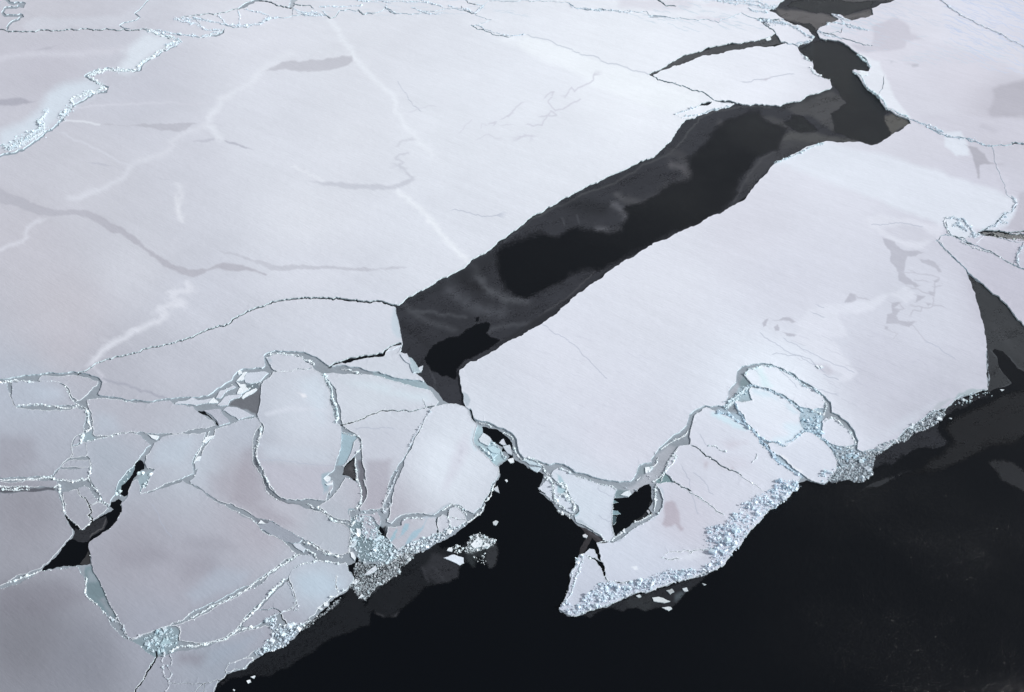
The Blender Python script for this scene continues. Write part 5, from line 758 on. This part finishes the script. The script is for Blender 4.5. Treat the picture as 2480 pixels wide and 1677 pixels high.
for i, (lab, ls, w_, sz, dn, tint) in enumerate(RIDGES):
    p = np.concatenate([on_line(s_, w_, sz*.9, dn*(1.5 if pts(ls[0])[0][1] > 560 else 2.2), i+11*k) for k, s_ in enumerate(ls)])
    V, F, tn = rubble(p, sz*.66, tint, .16+.02*w_)
    for k, s_ in enumerate(ls):                      # the packed core of the ridge
        q = rough(pts(s_), False, .06, 3, i+11*k); n = len(q); d = np.gradient(q, axis=0); d /= np.maximum(np.hypot(*d.T), 1e-6)[:, None]; nn = np.stack([-d[:, 1], d[:, 0]], 1)
        hw = (w_*.40*RNG.uniform(.3, 1.25, n)*(.75+.4*np.sin(np.arange(n)*.35+i)*np.sin(np.arange(n)*.13+k))*np.clip(np.minimum(np.arange(n), np.arange(n)[::-1])/3, .1, 1))[:, None]
        rows = [world(q+nn*hw), world(q+RNG.normal(0, .3, (n, 2))), world(q-nn*hw)]; up = (0.0, .10+.025*w_, 0.0)
        M = np.concatenate([np.column_stack([r_, ground(r_)+u_+(RNG.uniform(-.06, .22, n) if u_ else .02)]) for r_, u_ in zip(rows, up)])
        a_ = np.arange(n-1); Q = np.concatenate([np.column_stack([a_+j*n, a_+j*n+1, a_+(j+1)*n+1, a_+(j+1)*n]) for j in (0, 1)])
        F = np.concatenate([F, Q+len(V)]); V = np.concatenate([V, M]); tn = np.concatenate([tn, np.clip(alb(tint)*.92*RNG.uniform(.80, 1.06, (3*n, 1)), 0, .9)])
    tag(mesh_obj('pressure_ridge', V, F, [M_RUB], tn), lab, 'ice ridge', 'ridges of ice rubble along the floe edges', 'stuff')
BRASH = [
("wide belt of broken brash between the lower left floes and the sea", "G 1830,1085 1850,960 1900,940 2050,990 2140,960 I 220,940 400,840 500,840 440,920 320,1000 310,1080 180,1160 0,1290 G 1960,1370 1870,1330 1840,1260 1780,1235 1840,1130", [(2.4, 2.2, (168, 173, 180), .02), (4.4, .35, (206, 213, 221), .06), (9, .035, (216, 224, 232), .05)]),
("bright heaped brash belt along the blue-veined slab", "I 200,880 480,735 640,685 820,605 1000,540 1045,545 820,680 700,748 580,830 400,850 260,930", [(3, 2.6, (226, 234, 244), .35), (5.5, .6, WHITE, .4)]),
("chaotic blue rubble patch between the coastal floes", "G 1800,470 1940,390 2060,560 2150,660 2246,780 2246,950 1900,960 1850,860 1790,640", [(3, .7, (206, 220, 231), .1), (6, .22, (214, 226, 236), .15), (15, .07, (204, 220, 231), .06)]),
("blue rubble and small slabs left of the blue-veined slab", "I 0,560 140,660 200,760 280,860 220,960 0,1000", [(3, .9, (206, 220, 231), .1), (6, .3, (214, 226, 236), .12), (14, .06, (204, 220, 231), .06)]),
("pushed-up heap of blue-white rubble at the lower left ice edge", "O 1130,460 1250,430 1260,530 1500,520 1510,600 1450,690 1300,795 1100,865 1040,890 1000,830 1130,740 1210,690 1220,600 1180,540 1110,510", [(3.4, 2.0, (222, 232, 245), .4), (6.5, .5, (230, 238, 247), .45), (13, .05, WHITE, .3)]),
("speckled brash belt on the water beside the rubble heap", "O 1500,600 1640,475 1850,315 1985,210 1970,270 1840,380 1720,460 1600,570 1540,590", [(2.4, 2.0, (160, 165, 172), .02), (4.5, .12, (210, 216, 224), .05)]),
("rim of white blocks on the edge of the pale blue coastal floe", "O 1940,170 2060,125 2070,140 1930,230 1850,280 1830,240", [(5, 1.1, WHITE, .25)]),
("scattered blocks on the seaward corner of the lowest coastal floe", "O 1480,540 1640,440 1740,380 1720,425 1640,490 1560,550", [(5.2, .8, WHITE, .15)]),
("round drifting clump of brash in the ocean below the slanting floe", "I 1010,850 1040,740 1100,655 1180,635 1260,675 1360,705 1320,780 1200,825 1080,865", [(2.6, 2.0, (200, 206, 212), .04), (5.4, .55, (234, 239, 244), .12), (10, .06, WHITE, .1)]),
("small white brash cluster between the drifting slab and the round clump", "I 820,810 900,770 960,775 1000,800 990,835 900,850 840,845", [(4, 1.2, WHITE, .1), (7, .2, WHITE, .1)]),
("few loose bits trailing under the round drifting clump", "I 1100,880 1250,850 1230,990 1130,930", [(2.8, .4, WHITE, .02)]),
("great blue-white rubble shore along the south of the peninsula floe", "K 20,1110 90,1040 150,1010 220,1085 300,1030 400,930 500,820 560,760 700,745 870,765 1050,735 1250,670 1400,610 1600,590 1750,560 1900,600 2000,530 2090,500 2246,470 2246,500 1980,652 1700,720 1550,755 1300,848 1100,884 950,938 740,1030 520,1100 340,1178 250,1205 100,1160", [(6, 1.3, (222, 232, 246), .7), (12, .16, (228, 236, 247), .45), (3.2, 1.0, (220, 232, 245), .6)]),
("great blue-white rubble shore at the east of the peninsula floe", "K 2000,540 2100,470 2110,380 2050,280 2010,190 1985,90 J 1990,1210 2050,1110 2246,1080 Z 1680,1150 1720,1125 1760,1105 1800,1092 1822,1105 1790,1130 1740,1166 1700,1210 1680,1241 1640,1286 K 2246,520", [(6, 1.3, (220, 231, 246), .7), (12, .14, (228, 236, 248), .45), (3.2, 1.0, (218, 231, 246), .5)]),
("rubble corner between the peninsula floe and the sea, below the rounded floe", "L 1200,1480 1330,1400 1480,1440 1500,1460 1430,1540 1400,1572 1180,1572", [(6, 1.3, (210, 228, 246), .6)]),
("rubble corner on the tip of the pentagonal floe", "L 1720,1340 1900,1285 1850,1375 1775,1450 1690,1430", [(5.4, 1.3, (216, 230, 243), .5)]),
("blue rubble wedge between rounded floe, oval floe and pentagonal floe", "L 1520,640 1640,660 1750,700 1755,950 1680,915 1570,870 1510,780", [(5, 1.3, (206, 226, 242), .35), (8, .2, (220, 234, 246), .3)]),
("rubble apron under the small oval floe", "L 1850,1040 2060,1060 2140,1040 2246,1140 2246,1200 1950,1190", [(4.6, 1.2, (204, 222, 238), .3)]),
("broad brash fan spilling into the sea east of the right-hand cluster", "M 180,1110 430,1100 560,1160 620,1160 590,1290 600,1350 480,1435 330,1400 170,1435 100,1415 200,1300", [(2.6, 2.3, (186, 193, 203), .06), (5, .35, (210, 220, 231), .12), (9, .04, (218, 226, 235), .08)]),
("narrow brash belt along the eastern shore", "M 440,1100 620,1080 760,1000 860,980 960,850 1060,800 1200,690 1390,640 1390,700 1300,780 1100,885 1050,890 960,985 890,1000 700,1110 560,1170", [(2.6, 2.2, (194, 201, 210), .1), (5.2, .35, (222, 230, 238), .2)]),
("brash at the eastern cape where the dark wedge meets the ocean", "M 1480,580 1600,480 1750,430 1850,440 1910,500 1720,520 1600,600 1520,600", [(4.8, 1.0, (208, 222, 230), .2)]),
("coarse rubble lining the teal slush channel in the left part", "D 1510,1330 1600,1290 1680,1310 1640,1400 1600,1500 1540,1560 1560,1450", [(7, .8, (222, 236, 242), .15)]),
("row of block rubble on the west bank of the teal slush channel", "D 1260,1540 1330,1410 1400,1310 1470,1300 1400,1390 1340,1460 1310,1550 E 1310,240 1260,230", [(7, .7, (226, 236, 242), .15)]),
("bluish rubble star at the junction of ridges, bottom left", "N 1620,680 1850,560 1900,560 2000,650 2005,780 1850,850 1650,830", [(7, .45, (186, 206, 218), .1), (3.6, .5, (200, 214, 224), .1)]),
("grainy brown-grey brash filling the slush lane at the right frame", "S 1900,280 2050,268 2250,278 2250,345 2150,332 1960,294", [(2.6, .8, (156, 154, 152), .02), (3.6, .12, (206, 208, 210), .05)]),
("pale broken brash in the pond above the curved lead", "W 1210,190 1300,195 1420,195 1400,225 1330,240 1270,220", [(3, .6, (196, 200, 208), .05)]),
("thin spray of bits on the slushy bay above the four-sided hole", "J 1080,420 1400,260 1460,350 1300,480 1120,580 1000,640 900,590", [(2.6, .16, (206, 208, 218), .03)]),
("loose blocks over the shattered slab field west of the shield-shaped floe", "F 400,430 540,330 640,330 860,250 940,240 900,320 760,380 600,480 480,500 340,520", [(3, .14, WHITE, .1)]),
]
for i, (lab, s_, layers) in enumerate(BRASH):
    VV, FF, TT, nb = [], [], [], 0
    if max(l_[1] for l_ in layers) > .5:             # the mass of smaller pieces frozen or packed together
        P_ = rough(pts(s_), True, .09, 5, 500+i); mn, mx = P_.min(0), P_.max(0); st = 2.6
        gx, gy = np.meshgrid(np.arange(mn[0], mx[0], st), np.arange(mn[1], mx[1], st)); g_ = np.stack([gx.ravel(), gy.ravel()], 1)+RNG.uniform(-1.2, 1.2, (gx.size, 2))
        n_ = build_net([(P_, True)], g_[inside(g_, P_)]); cp = pix(n_.w[n_.f].mean(1)); T3 = n_.f[inside(cp, P_)]; pp = pix(n_.w)
        d = np.clip(segdist(pp, P_, True)/4, 0, 1); pl = max(l_[3] for l_ in layers); lump = .5+.5*np.sin(pp[:, 0]*.33+i)*np.sin(pp[:, 1]*.41+pp[:, 0]*.12)
        z = ground(n_.w)+d*(.05+pl*(.25+.55*lump)*RNG.uniform(.2, 1.1, len(pp)))+.01
        cc = alb(min(layers, key=lambda l_: l_[0])[2])*(np.array([.88, .98, 1.02]) if pl >= .15 else .74)*RNG.uniform(.72 if pl < .15 else .84, 1.06, (len(pp), 1))
        F0 = np.concatenate([T3, T3[:, 2:3]], 1); VV.append(np.column_stack([n_.w, z])); FF.append(F0); TT.append(np.clip(cc, 0, .92)); nb = len(pp)
    for k, (sz, dn, tint, pile) in enumerate(layers):
        p = on_area(s_, sz, dn*((.55 if pile >= .15 else 1.0) if sz < 7 else 1), 500+i); V, F, tn = rubble(p, sz*.86, tint, pile, .58)
        VV.append(V); FF.append(F+nb); TT.append(tn); nb += len(V)
    tag(mesh_obj('brash_ice', np.concatenate(VV), np.concatenate(FF), [M_RUB], np.concatenate(TT)), lab, 'brash ice', None, 'stuff')
# ------------------------------------------------------------------ single slabs and blocks
SLABS = [
("small leaf-shaped flake, northernmost of the shattered slab field", "F 570,240 582,208 610,232 618,258 578,268", WHITE),
("oblong slab leaning below the northernmost flake of the shattered slab field", "F 640,236 668,238 632,325 553,337", WHITE),
("biggest flat slab of the shattered field, against the shield-shaped floe's shoulder", "F 662,250 830,232 900,250 850,298 800,345 700,366 650,352 635,312", (206, 212, 225)),
("rounded triangular slab in the middle of the shattered field", "F 545,342 600,372 642,370 656,400 640,425 585,395", WHITE),
("long pale slab along the western fringe of the shattered field", "F 378,442 520,386 552,402 480,430 420,470 385,520 330,522", (208, 212, 224)),
("heart-shaped slab just below the rounded triangular one", "F 590,410 650,372 660,405 692,430 640,455 558,478", WHITE),
("narrow isolated strip of ice lying across the dark gap", "F 608,520 640,482 765,415 778,428 740,462 622,531", WHITE),
("broad kinked slab at the lower end of the shattered field", "F 345,600 385,560 425,510 480,490 612,485 600,506 480,548 462,600 400,606", (208, 212, 224)),
("long low strip with a peaked end, west end of the shattered field", "F -120,590 0,590 110,602 240,575 285,522 140,548 70,512 0,555 -80,560", (206, 210, 222)),
("large triangular plate with curved sides beside the dark gap", "F 408,655 450,620 560,626 640,662 742,712 572,757 512,716", (202, 206, 219)),
("small dark-sided wedge slab between the low strip and the broad kinked slab", "F 250,580 302,515 355,562 340,578", WHITE),
("curved grey finger of ice between two arc-shaped cracks", "F 200,655 370,640 400,692 450,742 482,790 362,822 345,770 290,712", (184, 187, 201)),
("cracked oblong slab in the channel west of the dusky banded floe", "F 180,1002 230,950 318,926 290,952 217,1012", WHITE),
("lozenge slab further down the same channel", "F 93,1217 125,1162 166,1156 150,1202", WHITE),
("white arrow-shaped slab in the slush right of the tall tapering floe's top", "D 1615,918 1700,930 1732,936 1702,977 1652,956", WHITE),
("bright rhombic slab at the junction above the lens-shaped floe", "G 1165,762 1245,757 1305,812 1278,850", (206, 213, 226)),
("small white triangular chip at the end of the grey rafted band", "G 788,540 820,503 888,546", WHITE),
("low grey rafted sheet with crumbs on it, above the bright rhombic slab", "G 790,555 880,545 920,515 1000,560 1190,665 1270,715 1240,745 1170,755 1050,720 900,640 820,600", (158, 164, 178)),
("pentagonal block standing in the blue notch of the shield-shaped floe", "G 1490,45 1532,5 1575,35 1568,75 1535,88", WHITE),
("flat bar-shaped block under the pentagonal block", "G 1518,112 1600,98 1597,124 1540,132", WHITE),
("pale oval slab at the left border of the blue rubble patch", "G 1788,793 1842,718 1866,716 1852,770 1812,797", (206, 218, 228)),
("bone-shaped block on the brash belt's upper end", "G 1788,852 1820,848 1848,908 1838,942 1802,902", WHITE),
("long rectangular slab lying on the grey brash belt", "G 1938,1092 2062,992 2084,1032 1980,1097", (216, 222, 232)),
("upright rectangular slab left of the oval bluish slab", "G 1855,590 1900,600 1906,666 1862,658", WHITE),
("large white rhomboid slab at the west bank of the black inlet", "H 1168,962 1214,900 1302,970 1272,1042 1182,1000", (216, 224, 234)),
("triangular floating slab in the middle of the black inlet", "H 1388,1006 1436,963 1467,1026 1430,1032", (208, 212, 224)),
("long tapering slab under the triangular one in the black inlet", "H 1428,1045 1500,1028 1528,1142 1482,1122", (200, 208, 220)),
("round-bottomed block at the south end of the black inlet", "H 1478,1190 1540,1173 1552,1216 1512,1228", WHITE),
("blue slab with a white crest on the inlet's north-east bank", "H 1632,1200 1700,1196 1842,1238 1846,1272 1722,1245", (200, 218, 230)),
("pointed slab just below the crested blue slab", "H 1712,1265 1842,1282 1800,1328 1760,1310", (196, 214, 227)),
("icy-blue slab among the jumbled shards of the inlet", "H 1260,1062 1330,1040 1402,1082 1392,1132 1310,1112", (186, 214, 226)),
("small blue kite slab below the jumbled shards", "H 1288,1120 1382,1132 1320,1182", (178, 208, 222)),
("triangular block off the seaward tip of the slanting floe", "I 1322,160 1370,128 1392,207", (200, 206, 215)),
("small lone block floating right of the slanting floe, above the round clump", "I 1318,522 1350,503 1377,515 1350,558 1325,550", (200, 206, 212)),
("tiny lone chip in the black water of the inlet's south arm", "I 1450,66 1470,58 1482,74 1466,84", WHITE),
("largest white slab on the round drifting clump", "I 1078,762 1160,682 1205,720 1192,790 1112,802", WHITE),
("second white slab on the round drifting clump, right of the largest", "I 1198,782 1260,752 1292,776 1252,812", WHITE),
("thick white drifting slab with a blue pool, alone at the left of the round clump", "I 782,912 880,878 1000,910 1005,965 960,990 860,942", (222, 230, 242)),
("round small block just above the thick drifting slab", "I 820,832 850,798 882,810 872,842", WHITE),
("snapped slab on the bank at the foot of the dark lead", "R 258,1355 322,1350 362,1452 300,1412", (210, 214, 226)),
("bluish slab beside the snapped one at the foot of the dark lead", "R 340,1380 382,1410 442,1510 380,1524 350,1460", (178, 196, 206)),
("little triangular flake in the water at the foot of the dark lead", "R 418,1472 467,1449 446,1512", (206, 210, 220)),
("white trapezoid block in the semicircular slush bay", "J 1190,305 1302,310 1262,350 1198,387", WHITE),
("pointed white slab on the north-west edge of the four-sided hole", "J 858,677 930,632 982,613 1003,667 960,702", (220, 228, 236)),
("small flag-shaped block on the south bank of the four-sided hole", "J 885,1162 910,1133 932,1200 905,1197", WHITE),
("upper teal tooth of ice awash in the four-sided hole", "J 760,735 832,775 758,792", (110, 138, 146)),
("lower teal tooth of ice awash in the four-sided hole", "J 748,882 822,890 862,932 748,946", (126, 156, 166)),
("teal ledge of ice awash below the teeth in the four-sided hole", "J 745,955 805,970 800,1040 760,1080", (70, 92, 100)),
("big ridged floating block south of the peninsula's rubble shore", "K 1288,950 1400,946 1532,1000 1450,1022 1312,1000", (212, 218, 222)),
("rounded floating block above the big ridged one", "K 1480,852 1558,828 1587,870 1532,902", (176, 182, 186)),
("small floating block near the teal patch off the rubble shore", "K 1698,826 1760,813 1777,855 1730,867", (206, 212, 218)),
("almond-shaped chip floating farthest east off the rubble shore", "K 1968,755 2022,770 1992,779", (190, 196, 200)),
("small chip floating closest to the rubble shore", "K 1068,925 1120,908 1142,935 1100,948", (206, 214, 220)),
("flat white block at the lower end of the floating group off the rubble shore", "K 1420,1082 1540,1078 1558,1100 1510,1128", (214, 220, 226)),
("white lump, lowest of the two just off the bottom left coast", "O 918,1165 960,1153 967,1176 935,1192", WHITE),
("white lump, upper right of the two just off the bottom left coast", "O 963,1122 1015,1107 1000,1137", WHITE),
("tiny white speck of ice near the bottom frame", "O 765,1262 787,1265 776,1277", WHITE),
("little white chip off the eastern cape", "M 1983,425 2028,429 2002,441", WHITE),
("little white chip off the middle of the eastern shore", "M 1428,735 1462,740 1450,746", WHITE),
("white cube-like block on the coast beside the rubble heap", "O 1783,280 1832,283 1842,322 1790,326", WHITE),
("second squarish block on the coast, lower left of the cube-like one", "O 1708,345 1740,329 1777,355 1750,370", WHITE),
("white block in the north-west corner of the brash belt", "G 1800,1192 1850,1143 1887,1160 1850,1202", WHITE),
("flat triangular block at the south tip of the brash belt", "G 1878,1352 1910,1308 1948,1330", WHITE),
("tiny white stick of ice on the wide south-east floe", "S 625,1315 640,1308 657,1335 648,1338", WHITE),
("tiny white pebble of ice beside the stick on the south-east floe", "S 655,1320 672,1312 687,1326 665,1333", WHITE),
("small white chunk afloat in the curved lead's east end", "C 670,252 700,239 707,255 680,264", WHITE),
("frosty lump floating beside the trapezoid floe's south-west edge", "J 343,1222 380,1208 412,1230 392,1262 350,1247", (210, 212, 218)),
("grey scrap of ice inside the south-east corner of the four-sided hole", "J 1213,892 1236,878 1257,910 1240,937", (190, 192, 200)),
("triangular blue slab in the bluish rubble star", "N 1805,762 1850,678 1905,720 1942,742", (172, 200, 210)),
("rounded block at the top of the bluish rubble star", "N 1828,570 1870,558 1882,590 1850,618", (206, 216, 226)),
("oblong block at the left of the bluish rubble star", "N 1708,680 1762,700 1742,722", (200, 212, 222)),
("first ice plank in the little bay of the upper dark lead's east bank", "C 1228,459 1290,456 1325,460 1322,466 1250,468", WHITE),
("second ice plank under the first in the upper dark lead's bay", "C 1262,478 1310,470 1325,476 1318,492 1280,496", WHITE),
]
for i, (lab, s_, tint) in enumerate(SLABS):
    P_ = rough(pts(s_), True, .04, 3.2, 700+i); w = world(P_); n = len(w); c = w.mean(0)
    ground_z = ground(np.array([c]))[0]; th = .16 if 'awash' in lab else .34
    gx_, gy_ = RNG.normal(0, .014, 2)
    ctr = np.linspace(0, 1, 3)[1:-1]
    inner = c+(w-c)*.45
    def zz(q): return (q-c)@np.array([gx_, gy_])
    V = np.concatenate([np.column_stack([w, ground_z+th+zz(w)+RNG.uniform(0, .07, n)]), np.column_stack([w+(w-c)*.01, np.full(n, ground_z-.12)]), np.column_stack([inner, ground_z+th+zz(inner)+RNG.uniform(-.02, .02, n)]), [[c[0], c[1], ground_z+th]]])
    F = []
    for a in range(n):
        b_ = (a+1) % n; F += [(a, a+n, b_+n), (a, b_+n, b_), (a, b_, 2*n+b_), (a, 2*n+b_, 2*n+a), (2*n+a, 2*n+b_, 3*n)]
    cc = alb(tint); tn = np.tile(cc, (3*n+1, 1))*RNG.uniform(.97, 1.03, (3*n+1, 1))
    o = mesh_obj('ice_block', V, F, [M_SNOW, M_SIDE], np.clip(tn, 0, .92), None, [k for a in range(n) for k in (1, 1, 0, 0, 0)])
    tag(o, lab, 'ice block', 'loose slabs and blocks of ice')
